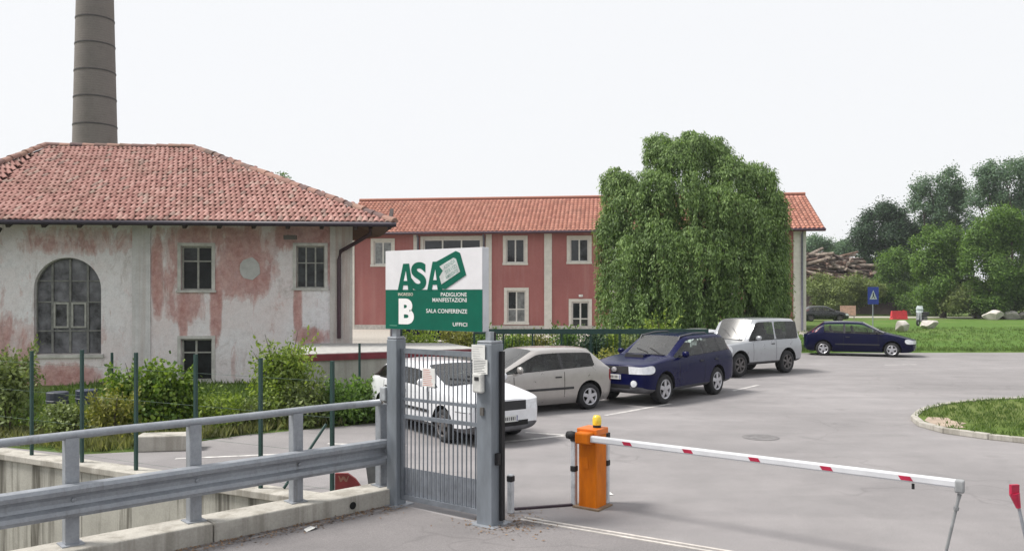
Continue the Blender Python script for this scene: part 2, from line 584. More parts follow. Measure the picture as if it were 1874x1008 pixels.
# kerbed island on the right
ISL = [(8.3, 17.1), (7.98, 16.35), (7.9, 15.6), (8.12, 14.95), (8.86, 14.2), (10.2, 13.3), (12, 12.2), (16, 10.5), (20, 9.2), (24, 11), (24.5, 15), (20, 19), (15.5, 20.5), (12.4, 19.9), (10.9, 19.4), (9.4, 18.5)]
def smooth_loop(p, it=2):
    for _ in range(it):
        q = []
        for i in range(len(p)):
            a, b = Vector(p[i]), Vector(p[(i + 1) % len(p)])
            q += [a * 0.75 + b * 0.25, a * 0.25 + b * 0.75]
        p = q
    return p
isl = smooth_loop(ISL)
cen = sum(isl, Vector((0, 0))) / len(isl)
inner = [p + (cen - p).normalized() * 0.1 for p in isl]
sheet('island_lawn', inner, 0.075, grass_mat('island_grass', (0.07, 0.12, 0.03), (0.15, 0.21, 0.055), (0.24, 0.23, 0.12)))
isl_root = base_empty('traffic_island', (cen.x, cen.y, 0), 'pale concrete kerb round the grassed traffic island', 'kerb')
per = [0.0]
for i in range(len(isl)):
    per.append(per[-1] + (isl[(i + 1) % len(isl)] - isl[i]).length)
def at_per(s, loop):
    s = s % per[-1]
    for i in range(len(loop)):
        if per[i + 1] >= s:
            t = (s - per[i]) / (per[i + 1] - per[i])
            return loop[i] * (1 - t) + loop[(i + 1) % len(loop)] * t
nst = int(per[-1] / 0.8)
for i in range(nst):
    s0, s1 = i * per[-1] / nst + 0.008, (i + 1) * per[-1] / nst - 0.008
    pa, pb = at_per(s0, isl), at_per(s1, isl)
    h = 0.105 + random.uniform(-0.006, 0.006)
    ia, ib = pa + (cen - pa).normalized() * 0.13, pb + (cen - pb).normalized() * 0.13
    MB().prism([(pa.x, pa.y), (pb.x, pb.y), (ib.x, ib.y), (ia.x, ia.y)], 0.0, h).build('kerb_stone', CONCRETE, isl_root, bevel=0.012)
sheet('bare_earth', [(8.2, 16.3), (8.1, 15.7), (8.3, 15.35), (8.55, 15.45), (8.6, 15.75), (8.85, 15.95), (8.75, 16.3), (8.85, 16.65), (8.5, 16.75)], 0.082, mat('dry_earth', (0.36, 0.285, 0.225), 0.95, scale=5))

def grass_tufts(name, pts, h, material, blades=10):
    pts = np.array(pts)
    n = len(pts) * blades
    base = np.repeat(pts, blades, axis=0) + RNG.normal(size=(n, 3)) * np.array([h * 0.35, h * 0.35, 0])
    ax = RNG.normal(size=(n, 3)) * np.array([0.45, 0.45, 0.1]) + np.array([0, 0, 1])
    ln = h * RNG.uniform(0.5, 1.3, n)
    v, q = leaf_quads(base, ax, rand_dirs(n) + np.array([0, -0.6, 0]), ln, ln * 0.14)
    o = np_mesh(name, v, q, material)
    return o
TUFT = leaf_mat('grass_blades', (0.06, 0.11, 0.028), (0.15, 0.22, 0.06))
DRYTUFT = leaf_mat('dry_grass_blades', (0.1, 0.12, 0.05), (0.27, 0.27, 0.13))
def pip(p, poly):
    x, y = p
    c = False
    for i in range(len(poly)):
        a, b = poly[i], poly[i - 1]
        if (a[1] > y) != (b[1] > y) and x < (b[0] - a[0]) * (y - a[1]) / (b[1] - a[1]) + a[0]:
            c = not c
    return c
pts = []
while len(pts) < 2600:
    p = (RNG.uniform(8, 15), RNG.uniform(12, 20.5))
    if pip(p, inner) and not (p[0] < 8.8 and 15.4 < p[1] < 16.7 and RNG.random() < 0.75):
        pts.append((*p, 0.075))
tag(grass_tufts('island_grass_blades', pts, 0.09, TUFT, 9), 'short grass growing on the kerbed traffic island', 'grass', kind='stuff')
pts = [(RNG.uniform(11.5, 40), 36.2 + abs(RNG.normal()) * 1.2, 0.0) for _ in range(1500)] + [(RNG.uniform(10.8, 40), RNG.uniform(36.5, 62), 0.0) for _ in range(3500)]
pts = [p for p in pts if pip(p[:2], [(10.9, 34), (12.4, 36.2), (26, 36.5), (60, 37), (60, 75), (31, 75), (16, 52)])]
tag(grass_tufts('lawn_grass_blades', pts, 0.16, TUFT, 6), 'ragged grass blades of the lawn behind the blue hatchback', 'grass', kind='stuff')
# ---------------------------------------------------------------- facade helper
class Wall:
    "vertical facade plane: origin a, end b (world xy), seen from the camera side"
    def __init__(self, a, b):
        self.a, self.b = Vector(a), Vector(b)
        self.d = (self.b - self.a).normalized()
        self.U = (self.b - self.a).length
        n = Vector((self.d.y, -self.d.x))
        if n.dot(self.a) > 0: n = -n
        self.n = n                                     # outwards, towards the camera
    def uz(self, px, py):
        k = (px - CX) / FOC
        u = (k * self.a.y - self.a.x) / (self.d.x - k * self.d.y)
        Y = self.a.y + u * self.d.y
        return u, CAM_H + (HORIZON - py) * Y / FOC
    def pt(self, u, z, out=0.0):
        p = self.a + self.d * u + self.n * out
        return Vector((p.x, p.y, z))
    def axes(self):
        return (Vector((self.d.x, self.d.y, 0)), Vector((-self.n.x, -self.n.y, 0)), Vector((0, 0, 1)))
    def box(self, mb, u0, u1, z0, z1, out0, out1, mi=0):
        return mb.box(self.pt((u0 + u1) / 2, (z0 + z1) / 2, (out0 + out1) / 2), (u1 - u0, abs(out1 - out0), z1 - z0), axes=self.axes(), mi=mi)
    def facade(self, mb, z0, z1, holes, depth=0.22, u0=0.0, u1=None):
        u1 = self.U if u1 is None else u1
        bm = bmesh.new()
        for loop in [[(u0, z0), (u1, z0), (u1, z1), (u0, z1)]] + holes:
            vs = [bm.verts.new((p[0], 0, p[1])) for p in loop]
            for i in range(len(vs)):
                bm.edges.new((vs[i], vs[(i + 1) % len(vs)]))
        bmesh.ops.triangle_fill(bm, use_beauty=True, edges=bm.edges[:])
        for f in bm.faces:
            mb.quad(*[self.pt(v.co.x, v.co.z) for v in f.verts])
        bm.free()
        for loop in holes:
            for i in range(len(loop)):
                p, q = loop[i], loop[(i + 1) % len(loop)]
                mb.quad(self.pt(*p), self.pt(*q), self.pt(*q, -depth), self.pt(*p, -depth))
        return mb
def window(wall, root, u0, u1, z0, z1, fmat, gmat, cols=(0.5,), rows=(), depth=0.12, fw=0.055, surround=0.0, smat=None, sill=None, name='window', panes=None):
    "frame mesh > pane, surround, sill"
    mb = MB()
    for a, b in ((u0, u0 + fw), (u1 - fw, u1)):
        wall.box(mb, a, b, z0, z1, -depth - 0.03, -depth + 0.03)
    for a, b in ((z0, z0 + fw), (z1 - fw, z1)):
        wall.box(mb, u0 + fw, u1 - fw, a, b, -depth - 0.028, -depth + 0.028)
    us = [u0 + fw] + [u0 + (u1 - u0) * c for c in cols] + [u1 - fw]
    zs = [z0 + fw] + [z0 + (z1 - z0) * r for r in rows] + [z1 - fw]
    for u in us[1:-1]:
        wall.box(mb, u - fw * 0.55, u + fw * 0.55, z0 + fw, z1 - fw, -depth - 0.025, -depth + 0.025)
    for z in zs[1:-1]:
        wall.box(mb, u0 + fw, u1 - fw, z - fw * 0.4, z + fw * 0.4, -depth - 0.022, -depth + 0.022)
    w = mb.build(name, fmat, root)
    k = 0
    for i in range(len(us) - 1):
        for j in range(len(zs) - 1):
            m = MB()
            wall.box(m, us[i], us[i + 1], zs[j], zs[j + 1], -depth - 0.012, -depth - 0.004)
            g = gmat if panes is None else panes[k % len(panes)]
            m.build('pane', g, w)
            k += 1
    if surround:
        s = surround
        m = MB()
        wall.box(m, u0 - s, u0 + 0.001, z0 - s * 0.5, z1 + s, -0.03, 0.03)
        wall.box(m, u1 - 0.001, u1 + s, z0 - s * 0.5, z1 + s, -0.03, 0.03)
        wall.box(m, u0, u1, z1 - 0.001, z1 + s, -0.03, 0.029)
        m.build('surround', smat, w)
        m = MB()
        wall.box(m, u0 - s - 0.03, u1 + s + 0.03, z0 - s * 0.7, z0 + 0.002, -0.1, 0.07)
        m.build('sill', smat, w)
    return w

# ---------------------------------------------------------------- old building on the left
def old_wall_mat():
    m, nt, b = nodes_of('peeling_plaster')
    tc = add(nt, 'ShaderNodeTexCoord')
    v = tc.outputs['Object']
    vs = coords(nt, (1.6, 1.6, 0.5))
    n1 = noise(nt, 0.55, 6, 0.68, v, 0.4)
    n2 = noise(nt, 1.7, 7, 0.72, vs, 0.5)
    n3 = noise(nt, 6.0, 6, 0.7, v, 0.3)
    n4 = noise(nt, 30, 3, 0.7, v)
    white = ramp(nt, n3, [(0.25, (0.6, 0.585, 0.6)), (0.5, (0.76, 0.745, 0.765)), (0.75, (0.82, 0.81, 0.83))]).outputs[0]
    pinkish = ramp(nt, n1, [(0.35, (0, 0, 0)), (0.7, (0.55, 0.55, 0.55))]).outputs[0]
    c = mixc(nt, pinkish, white, (0.7, 0.56, 0.54))
    # patches where the old red wash still shows: each has a place and size of its own (x, z, rx, rz)
    sep = add(nt, 'ShaderNodeSeparateXYZ')
    nt.links.new(v, sep.inputs[0])
    total = None
    for (x, z, rx, rz, amp) in RED_PATCHES:
        def axis(sock, c0, r):
            a = add(nt, 'ShaderNodeMath', operation='SUBTRACT'); nt.links.new(sock, a.inputs[0]); a.inputs[1].default_value = c0
            d = add(nt, 'ShaderNodeMath', operation='DIVIDE'); nt.links.new(a.outputs[0], d.inputs[0]); d.inputs[1].default_value = r
            p = add(nt, 'ShaderNodeMath', operation='ABSOLUTE'); nt.links.new(d.outputs[0], p.inputs[0])
            q = add(nt, 'ShaderNodeMath', operation='POWER'); nt.links.new(p.outputs[0], q.inputs[0]); q.inputs[1].default_value = 2.5
            return q.outputs[0]
        s = add(nt, 'ShaderNodeMath', operation='ADD')
        nt.links.new(axis(sep.outputs[0], x, rx), s.inputs[0])
        nt.links.new(axis(sep.outputs[2], z, rz), s.inputs[1])
        mr = add(nt, 'ShaderNodeMapRange')
        mr.inputs[1].default_value, mr.inputs[2].default_value = 1.5, 0.2
        mr.inputs[3].default_value, mr.inputs[4].default_value = 0.0, amp
        nt.links.new(s.outputs[0], mr.inputs[0])
        if total is None:
            total = mr.outputs[0]
        else:
            mx = add(nt, 'ShaderNodeMath', operation='MAXIMUM')
            nt.links.new(total, mx.inputs[0]); nt.links.new(mr.outputs[0], mx.inputs[1])
            total = mx.outputs[0]
    ad = add(nt, 'ShaderNodeMath', operation='ADD')
    nt.links.new(total, ad.inputs[0]); nt.links.new(n2, ad.inputs[1])
    f = ramp(nt, ad.outputs[0], [(0.58, (0, 0, 0)), (0.63, (0.35, 0.35, 0.35)), (0.7, (0.42, 0.42, 0.42)), (0.735, (0.7, 0.7, 0.7)), (1.0, (0.9, 0.9, 0.9))]).outputs[0]
    red = ramp(nt, n3, [(0.3, (0.34, 0.13, 0.115)), (0.7, (0.58, 0.33, 0.295))]).outputs[0]
    c = mixc(nt, f, c, red)
    # brown weather stains
    n5 = noise(nt, 0.8, 7, 0.8, vs, 1.2)
    c = mixc(nt, ramp(nt, n5, [(0.56, (0, 0, 0)), (0.7, (0.5, 0.5, 0.5))]).outputs[0], c, (0.25, 0.18, 0.14))
    c = mixc(nt, 0.5, c, ramp(nt, n4, [(0.3, (0.78, 0.78, 0.78)), (0.7, (1.15, 1.15, 1.15))]).outputs[0], 'MULTIPLY')
    nt.links.new(c, b.inputs['Base Color'])
    b.inputs['Roughness'].default_value = 0.92
    b.inputs['Specular IOR Level'].default_value = 0.2
    bump(nt, b, n3, 0.5, 0.03)
    return m

LW = Wall((-16.2, 22.99), (-4.78, 24.4))
LB = base_empty('old_mill_building', (LW.pt(0, 0).x, LW.pt(0, 0).y, 0), 'old mill building with peeling plaster and red tiled hip roof', 'building')
def wl_local(px, py):
    u, z = LW.uz(px, py)
    p = LW.pt(u, z)
    return p.x - LB.location.x, z
RED_PATCHES = []
for (px, py, rx, rz, amp) in ((288, 505, 0.16, 1.2, 0.42), (395, 560, 0.16, 1.1, 0.4), (345, 560, 0.55, 0.5, 0.28), (335, 580, 0.12, 0.9, 0.36), (450, 480, 0.8, 1.05, 0.33), (560, 430, 0.9, 0.5, 0.33),
                              (545, 555, 0.12, 0.9, 0.36), (570, 615, 0.55, 0.25, 0.3), (600, 470, 0.2, 0.8, 0.3), (400, 432, 1.4, 0.3, 0.3), (150, 440, 1.8, 0.4, 0.2), (100, 700, 1.2, 0.5, 0.36), (30, 640, 0.6, 1.0, 0.2),
                              (310, 480, 0.35, 0.9, 0.2)):
    x, z = wl_local(px, py)
    RED_PATCHES.append((x, z, rx * 1.1, rz * 1.05, amp + 0.03))
PEEL = old_wall_mat()
def rect(px0, py0, px1, py1, wall):
    u0, z1 = wall.uz(px0, py0)
    u1, _ = wall.uz(px1, py0)
    _, z0 = wall.uz((px0 + px1) / 2, py1)
    return u0, u1, z0, z1
wins = [rect(331, 450, 388, 531, LW), rect(542, 450, 594, 527, LW), rect(331, 620, 388, 700, LW)]
wins[2] = wins[2][:2] + (0.06,) + wins[2][3:]
au0, au1, az0, az1 = rect(62, 471, 185, 648, LW)
ac, ar = (au0 + au1) / 2, (au1 - au0) / 2
spring = az1 - ar
arch = [(au0, az0), (au1, az0)] + [(ac + ar * math.cos(t), spring + ar * math.sin(t)) for t in [math.pi * i / 20 for i in range(21)]]
holes = [[(a, c), (b, c), (b, d), (a, d)] for a, b, c, d in wins] + [arch]
mb = MB()
LW.facade(mb, -0.05, 5.0, holes, 0.25)
# other walls of the block, and the bent wing on the left
Rr = Vector((-4.78 + 0.9 * 0.12, 24.4))
back = 12.5
perp = Vector((-LW.n.x, -LW.n.y))
c1, c2, c3 = Vector((-5.25, 26.7)), Vector((-9.9, 33.6)), Vector((-17.4, 33.6))
for p, q in ((LW.b, c1), (c1, c2), (c2, c3)):
    mb.quad((p.x, p.y, -0.05), (q.x, q.y, -0.05), (q.x, q.y, 5.0), (p.x, p.y, 5.0))
wing0, wing1 = LW.a, LW.a + Vector((-4.2, -5.7))
mb.quad((wing1.x, wing1.y, -0.05), (wing0.x, wing0.y, -0.05), (wing0.x, wing0.y, 5.0), (wing1.x, wing1.y, 5.0))
mb.build('wall', PEEL, LB)
SMALL_FRAME = mat('weathered_white_frame', (0.36, 0.36, 0.33), 0.8, var=0.15, scale=9)
OLD_TRIM = mat('old_plaster_trim', (0.55, 0.54, 0.51), 0.9, var=0.15, scale=3, bmp=0.3)
DIM = mat('dim_room_glass', (0.012, 0.014, 0.016), 0.3, var=0.5, scale=2, spec=0.25)
DUSTY = mat('dusty_glass', (0.05, 0.055, 0.06), 0.3, var=0.5, scale=2.2, spec=0.3)
window(LW, LB, *wins[0], SMALL_FRAME, DIM, (0.52,), (0.66,), 0.16, 0.05, 0.09, OLD_TRIM, panes=[DIM, DUSTY, DIM, DIM])
window(LW, LB, *wins[1], SMALL_FRAME, DUSTY, (0.33, 0.66), (0.6,), 0.16, 0.04, 0.09, OLD_TRIM, panes=[DUSTY])
window(LW, LB, *wins[2], SMALL_FRAME, DIM, (0.46,), (0.67,), 0.16, 0.05, 0.09, OLD_TRIM)
# arched window
IRON = mat('grey_iron_frame', (0.2, 0.2, 0.19), 0.7, var=0.2)
mb = MB()
dz = 0.2
for k, t in enumerate((0.235, 0.5, 0.765)):
    u = au0 + (au1 - au0) * t
    top = spring + math.sqrt(max(0, ar * ar - (u - ac) ** 2)) - 0.02
    LW.box(mb, u - 0.03, u + 0.03, az0 + 0.02, top, -dz - 0.025, -dz + 0.025)
for t, hw in ((0.24, 0.02), (0.54, 0.02), (0.76, 0.02)):
    z = az0 + (az1 - az0) * t
    half = ar if z < spring else math.sqrt(max(0, ar * ar - (z - spring) ** 2))
    LW.box(mb, ac - half + 0.02, ac + half - 0.02, z - hw, z + hw, -dz - 0.02, -dz + 0.02)
for i in range(len(arch)):
    p, q = arch[i], arch[(i + 1) % len(arch)]
    mb.beam(LW.pt(*p, -dz), LW.pt(*q, -dz), 0.05, 0.07, up=(LW.n.x, LW.n.y, 0))
aw = mb.build('arched_window', IRON, LB)
mb = MB()
mb.quad(*[LW.pt(u, z, -dz - 0.02) for u, z in arch])
mb.build('pane', mat('grimy_glass', (0.13, 0.13, 0.145), 0.35, var=0.6, scale=1.8, spec=0.35), aw)
u0, u1 = au0 + (au1 - au0) * 0.255, au0 + (au1 - au0) * 0.745
z0, z1 = az0 + (az1 - az0) * 0.27, az0 + (az1 - az0) * 0.535
mb = MB()
um = (u0 + u1) / 2
for a, b in ((u0, um - 0.035), (um + 0.035, u1)):
    LW.box(mb, a, a + 0.05, z0, z1, -dz - 0.01, -dz + 0.04); LW.box(mb, b - 0.05, b, z0, z1, -dz - 0.01, -dz + 0.04)
    LW.box(mb, a + 0.05, b - 0.05, z0, z0 + 0.05, -dz - 0.01, -dz + 0.038); LW.box(mb, a + 0.05, b - 0.05, z1 - 0.05, z1, -dz - 0.01, -dz + 0.038)
mb.build('casement', SMALL_FRAME, aw)
mb = MB()
LW.box(mb, au0 - 0.08, au1 + 0.08, az0 - 0.1, az0 - 0.002, -0.15, 0.07)
mb.build('sill', OLD_TRIM, aw)
# pilaster, plaster patch, plinth strip, wall lamp, downpipe
mb = MB()
u0, _ = LW.uz(243, 500); u1, _ = LW.uz(276, 500)
LW.box(mb, u0, u1, -0.04, 4.95, -0.02, 0.05)
mb.build('pilaster', concrete_mat('pale_plaster', (0.64, 0.625, 0.63), (0.45, 0.38, 0.35), 0.5), LB)
mb = MB()
u0, _ = LW.uz(600, 500)
LW.box(mb, LW.U - 0.62, LW.U + 0.03, -0.04, 4.95, -0.02, 0.05)
mb.build('corner_pilaster', concrete_mat('corner_plaster', (0.58, 0.55, 0.52), (0.42, 0.3, 0.26), 0.7), LB)
pu, pz = LW.uz(458, 492)
rng = random.Random(3)
poly = []
for i in range(14):
    t = 2 * math.pi * i / 14
    poly.append((pu + math.cos(t) * (0.29 + rng.uniform(-0.03, 0.03)), pz + math.sin(t) * (0.33 + rng.uniform(-0.03, 0.03))))
mb = MB()
mb.quad(*[LW.pt(u, z, 0.022) for u, z in poly])
for i in range(14):
    p, q = poly[i], poly[(i + 1) % 14]
    mb.quad(LW.pt(*p, 0.022), LW.pt(*q, 0.022), LW.pt(*q, -0.01), LW.pt(*p, -0.01))
mb.build('plaster_patch', mat('fresh_plaster', (0.5, 0.5, 0.49), 0.9, var=0.08, scale=5), LB)
PIPE = mat('brown_pipe', (0.05, 0.022, 0.03), 0.5)
du, _ = LW.uz(621, 500)
mb = MB()
mb.tube([LW.pt(du + 0.95, 4.5, 0.85), LW.pt(du + 0.95, 4.33, 0.75), LW.pt(du + 0.5, 4.08, 0.4), LW.pt(du + 0.05, 3.85, 0.13), LW.pt(du, 3.6, 0.12), LW.pt(du, 1.28, 0.12)], 0.06, 10)
mb.build('downpipe', PIPE, LB, smooth=True)
lu, lz = LW.uz(537, 434)
mb = MB()
mb.beam(LW.pt(lu - 0.1, lz, 0.0), LW.pt(lu - 0.1, lz + 0.02, 0.45), 0.04, 0.04)
mb.box(LW.pt(lu - 0.02, lz - 0.04, 0.5), (0.34, 0.2, 0.12))
mb.build('wall_lamp', mat('dull_lamp_metal', (0.12, 0.11, 0.1), 0.6), LB)
mb = MB()
lu, lz = LW.uz(0, 430)
mb.tube([LW.pt(lu - 0.6, lz - 0.9, 0.02), LW.pt(lu + 0.25, lz + 0.15, 0.5)], 0.05, 8)
mb.build('roof_strut', DARK_WOOD, LB)

# roof
V0, E = P(-80, 405, 22.0), P(722, 410, 22.9)
V0.z = E.z = 4.54
A = P(85, 270, 27.9); A.z = 7.57
nrm = (E - V0).cross(A - V0).normalized()
if nrm.z < 0: nrm = -nrm
ue = (E - V0).normalized()
us_ = nrm.cross(ue).normalized()
def on_roof(px, py):
    d = Vector(((px - CX) / FOC, 1.0, (HORIZON - py) / FOC))
    o = Vector((0, 0, CAM_H))
    t = (V0 - o).dot(nrm) / d.dot(nrm)
    return o + d * t
R = A + ue * ((on_roof(350, 278) - A).dot(ue))
def to2(p): return ((p - V0).dot(ue), (p - V0).dot(us_))
poly2 = [to2(V0), to2(E), to2(R), to2(A)]
TILES = tile_mat('old_roof_tile', [(0.0, (0.26, 0.13, 0.113)), (0.25, (0.32, 0.172, 0.148)), (0.6, (0.355, 0.195, 0.17)), (0.88, (0.4, 0.24, 0.21)), (0.95, (0.33, 0.235, 0.2)), (1.0, (0.22, 0.145, 0.125))], 0.32)
TW, TL, TE = 0.155, 0.36, 0.29
def tile_geo():
    vs, fs = [], []
    k = 6
    for (y, drop) in ((-0.0, -0.028), (0.0, 0.0), (TL, -0.024)):
        for i in range(k + 1):
            x = TW * (i / k - 0.5) * 0.985
            vs.append((x, y, drop + 0.05 + 0.045 * math.sin(math.pi * i / k)))
    for r in range(2):
        for i in range(k):
            a = r * (k + 1) + i
            fs.append((a, a + 1, a + k + 2, a + k + 1))
    return vs, fs
tv, tf = tile_geo()
tile_me = bpy.data.meshes.new('roof_tile')
tile_me.from_pydata(tv, [], tf)
tile_me.materials.append(TILES)
roof_root = MB()
def slab(pts, t=0.05):
    m = MB()
    m.quad(*pts)
    m.quad(*[p - Vector((0, 0, t)) for p in pts[::-1]])
    for i in range(len(pts)):
        p, q = pts[i], pts[(i + 1) % len(pts)]
        m.quad(p, p - Vector((0, 0, t)), q - Vector((0, 0, t)), q)
    return m
BOARD = mat('roof_boarding', (0.16, 0.08, 0.065), 0.9)
roofm = slab([V0, E, R, A], 0.06)
E2, E3 = Vector((-4.35, 27.1, E.z)), Vector((-9.3, 34.6, E.z))
R2 = R + Vector((0.3, 3.0, 0))
B2 = A + Vector((-1, 9, -3.0))
W1 = V0 + Vector((-5.2, -7.0, 0))
wn0 = (W1 - V0).cross(A - V0).normalized()
def on_wing(px, py):
    d = Vector(((px - CX) / FOC, 1.0, (HORIZON - py) / FOC))
    o = Vector((0, 0, CAM_H))
    return o + d * ((V0 - o).dot(wn0) / d.dot(wn0))
S = on_wing(-170, 364)

for pts in ([E, E2, R], [E2, E3, R2, R], [E3, B2, A, R2], [A, R, R2]):
    m = slab(pts, 0.06)
    off = len(roofm.v)
    roofm.v += m.v
    roofm.f += [tuple(i + off for i in f) for f in m.f]
    roofm.mi += m.mi
roof = roofm.build('roof', BOARD, LB)
m3 = Matrix((ue, us_, nrm)).transposed()
cells = []
rows = int(poly2[2][1] / TE) + 1
def inside(p):
    return pip(p, [(a, b) for a, b in poly2])
for r in range(rows):
    y = r * TE
    x0 = (0.5 if r % 2 else 0.0) * TW
    for c in range(-14, 86):
        x = x0 + c * TW
        if inside((x, y + 0.02)):
            cells.append((x, y))
big_v, big_f = [], []
base_rot = m3.to_4x4()
rr = random.Random(5)
nobj = 0
for i, (x, y) in enumerate(cells):
    p = V0 + ue * x + us_ * y
    mt = Matrix.Translation(p + nrm * (0.015 + rr.uniform(-0.006, 0.012)) - us_ * max(0, rr.gauss(-0.02, 0.03))) @ base_rot @ Matrix.Rotation(rr.gauss(0, 0.03), 4, 'Z') @ Matrix.Rotation(rr.gauss(0.0, 0.02), 4, 'X')
    if CX + FOC * p.x / p.y < -12:
        pass
    elif nobj < 300:
        o = bpy.data.objects.new('roof_tile', tile_me)
        COL.objects.link(o)
        o.parent = roof
        o.matrix_local = Matrix.Translation(-origin(roof)) @ mt
        nobj += 1
        continue
    n0 = len(big_v)
    big_v += [tuple(mt @ Vector(v)) for v in tv]
    big_f += [tuple(n0 + k for k in f) for f in tf]
mb = MB()
mb.v, mb.f, mb.mi = big_v, big_f, [0] * len(big_f)
mb.build('roof_tile_field', TILES, roof)['kind'] = 'stuff'
# the bent wing's roof, in the same tiles
wn_ = (W1 - V0).cross(A - V0).normalized()
if wn_.z < 0: wn_ = -wn_
wu = (V0 - W1).normalized()
ws = wn_.cross(wu).normalized()
wroof = slab([V0, A, S, W1], 0.06).build('wing_roof', BOARD, LB)
wpoly = [((p - W1).dot(wu), (p - W1).dot(ws)) for p in (W1, V0, A, S)]
wm = Matrix((wu, ws, wn_)).transposed().to_4x4()
big_v, big_f = [], []
for r in range(int(max(p[1] for p in wpoly) / TE) + 1):
    for c in range(-24, 140):
        x, y = c * TW + (r % 2) * TW / 2, r * TE
        if pip((x, y + 0.02), wpoly) and pip((x, y + TE * 0.8), wpoly):
            mt = Matrix.Translation(W1 + wu * x + ws * y + wn_ * 0.02) @ wm @ Matrix.Rotation(rr.gauss(0, 0.016), 4, 'Z')
            n0 = len(big_v)
            big_v += [tuple(mt @ Vector(v)) for v in tv]
            big_f += [tuple(n0 + k for k in f) for f in tf]
mb = MB()
mb.v, mb.f, mb.mi = big_v, big_f, [0] * len(big_f)
if big_f:
    mb.build('wing_tile_field', TILES, wroof)['kind'] = 'stuff'
# ridge and hip tiles
RT = tile_mat('ridge_tile_clay', [(0.0, (0.12, 0.085, 0.085)), (0.5, (0.22, 0.13, 0.11)), (1.0, (0.33, 0.2, 0.16))], 0.5)
vs, fs = [], []
for y, rad in ((0.0, 0.125), (0.46, 0.105)):
    for i in range(9):
        t = math.pi * i / 8
        vs.append((rad * 1.15 * math.cos(t), y, rad * math.sin(t)))
for i in range(8):
    fs.append((i, i + 1, i + 10, i + 9))
vs.append((0, 0, 0)); fs.append(tuple(range(8, -1, -1)) + (18,))
ridge_me = bpy.data.meshes.new('ridge_tile')
ridge_me.from_pydata(vs, [], fs)
ridge_me.materials.append(RT)
def ridge_run(p, q, parent):
    d = (q - p)
    L = d.length
    d.normalize()
    side = d.cross(Vector((0, 0, 1))).normalized()
    up = side.cross(d).normalized()
    k = int(L / 0.4)
    for i in range(k):
        mt = Matrix((side, d, up)).transposed().to_4x4()
        o = bpy.data.objects.new('ridge_tile', ridge_me)
        COL.objects.link(o)
        o.parent = parent
        pos = p + d * (i * L / k) + Vector((0, 0, 0.05 + rr.uniform(-0.01, 0.015)))
        o.matrix_local = Matrix.Translation(pos - origin(parent)) @ mt @ Matrix.Rotation(rr.gauss(0, 0.04), 4, 'Z')
ridge_run(A, R, roof)
ridge_run(E, R, roof)
ridge_run(S, A, wroof)
# gutter, rafter ends
GUT = mat('dark_gutter', (0.028, 0.02, 0.035), 0.5)
off = Vector((LW.n.x, LW.n.y, 0)) * 0.06
mb = MB()
mb.tube([V0 + off + Vector((0, 0, -0.02)), E + off + Vector((0.05, 0, -0.02))], 0.07, 8)
mb.build('gutter', GUT, LB, smooth=True)
for i in range(13):
    u = 0.35 + i * 0.93
    p = V0 + ue * u
    mb = MB()
    q = p + us_ * 1.4
    mb.beam(p + us_ * 0.06 - Vector((0, 0, 0.13)), q - Vector((0, 0, 0.13)), 0.1, 0.12)
    mb.build('rafter', DARK_WOOD, LB)

# ---------------------------------------------------------------- tall chimney behind
def brick_mat(name, c1, c2, mortar, scale):
    m, nt, b = nodes_of(name)
    v = coords(nt)
    n1 = noise(nt, 0.8, 5, 0.7, v)
    n2 = noise(nt, 14, 4, 0.7, coords(nt, (1, 1, 2.5)))
    c = ramp(nt, n2, [(0.3, c1), (0.7, c2)]).outputs[0]
    wv = add(nt, 'ShaderNodeTexWave', bands_direction='Z')
    wv.inputs['Scale'].default_value = scale
    nt.links.new(v, wv.inputs['Vector'])
    c = mixc(nt, ramp(nt, wv.outputs[1], [(0.0, (0.35, 0.35, 0.35)), (0.2, (0, 0, 0))]).outputs[0], c, mortar)
    c = mixc(nt, ramp(nt, n1, [(0.45, (0, 0, 0)), (0.7, (0.6, 0.6, 0.6))]).outputs[0], c, (0.115, 0.105, 0.1))
    nt.links.new(c, b.inputs['Base Color'])
    b.inputs['Roughness'].default_value = 0.95
    bump(nt, b, n2, 0.3, 0.03)
    return m
YC = 45.0
ch = P(174, 537, YC)
CH = base_empty('brick_chimney', (ch.x, ch.y, 0), 'tall round brick mill chimney with dark iron hoops', 'chimney')
zr = lambda py: CAM_H + (HORIZON - py) * YC / FOC
def rad(z):
    z0, z1 = zr(270), zr(0)
    return (37.6 - (z - z0) / (z1 - z0) * 6.3) * YC / FOC
zz = [0, 3, 6, 9, 12, 15, 18, 21, 24, 26]
mb = MB()
mb.lathe([(rad(z), z) for z in zz] + [(rad(26) * 1.15, 26.1), (rad(26) * 1.15, 26.6), (rad(26) * 0.7, 26.6)], (ch.x, ch.y, 0), 40)
mb.build('shaft', brick_mat('sooty_brick', (0.13, 0.112, 0.108), (0.205, 0.18, 0.172), (0.22, 0.205, 0.195), 2.4), CH, smooth=True)
HOOP = mat('iron_hoop', (0.06, 0.052, 0.055), 0.7)
for py in (232, 182, 134, 85, 38, -10, -58, -106):
    z = zr(py)
    r_ = rad(z)
    mb = MB()
    mb.lathe([(r_, z - 0.035), (r_ + 0.022, z - 0.035), (r_ + 0.022, z + 0.035), (r_, z + 0.035)], (ch.x, ch.y, 0), 40)
    mb.build('hoop', HOOP, CH)
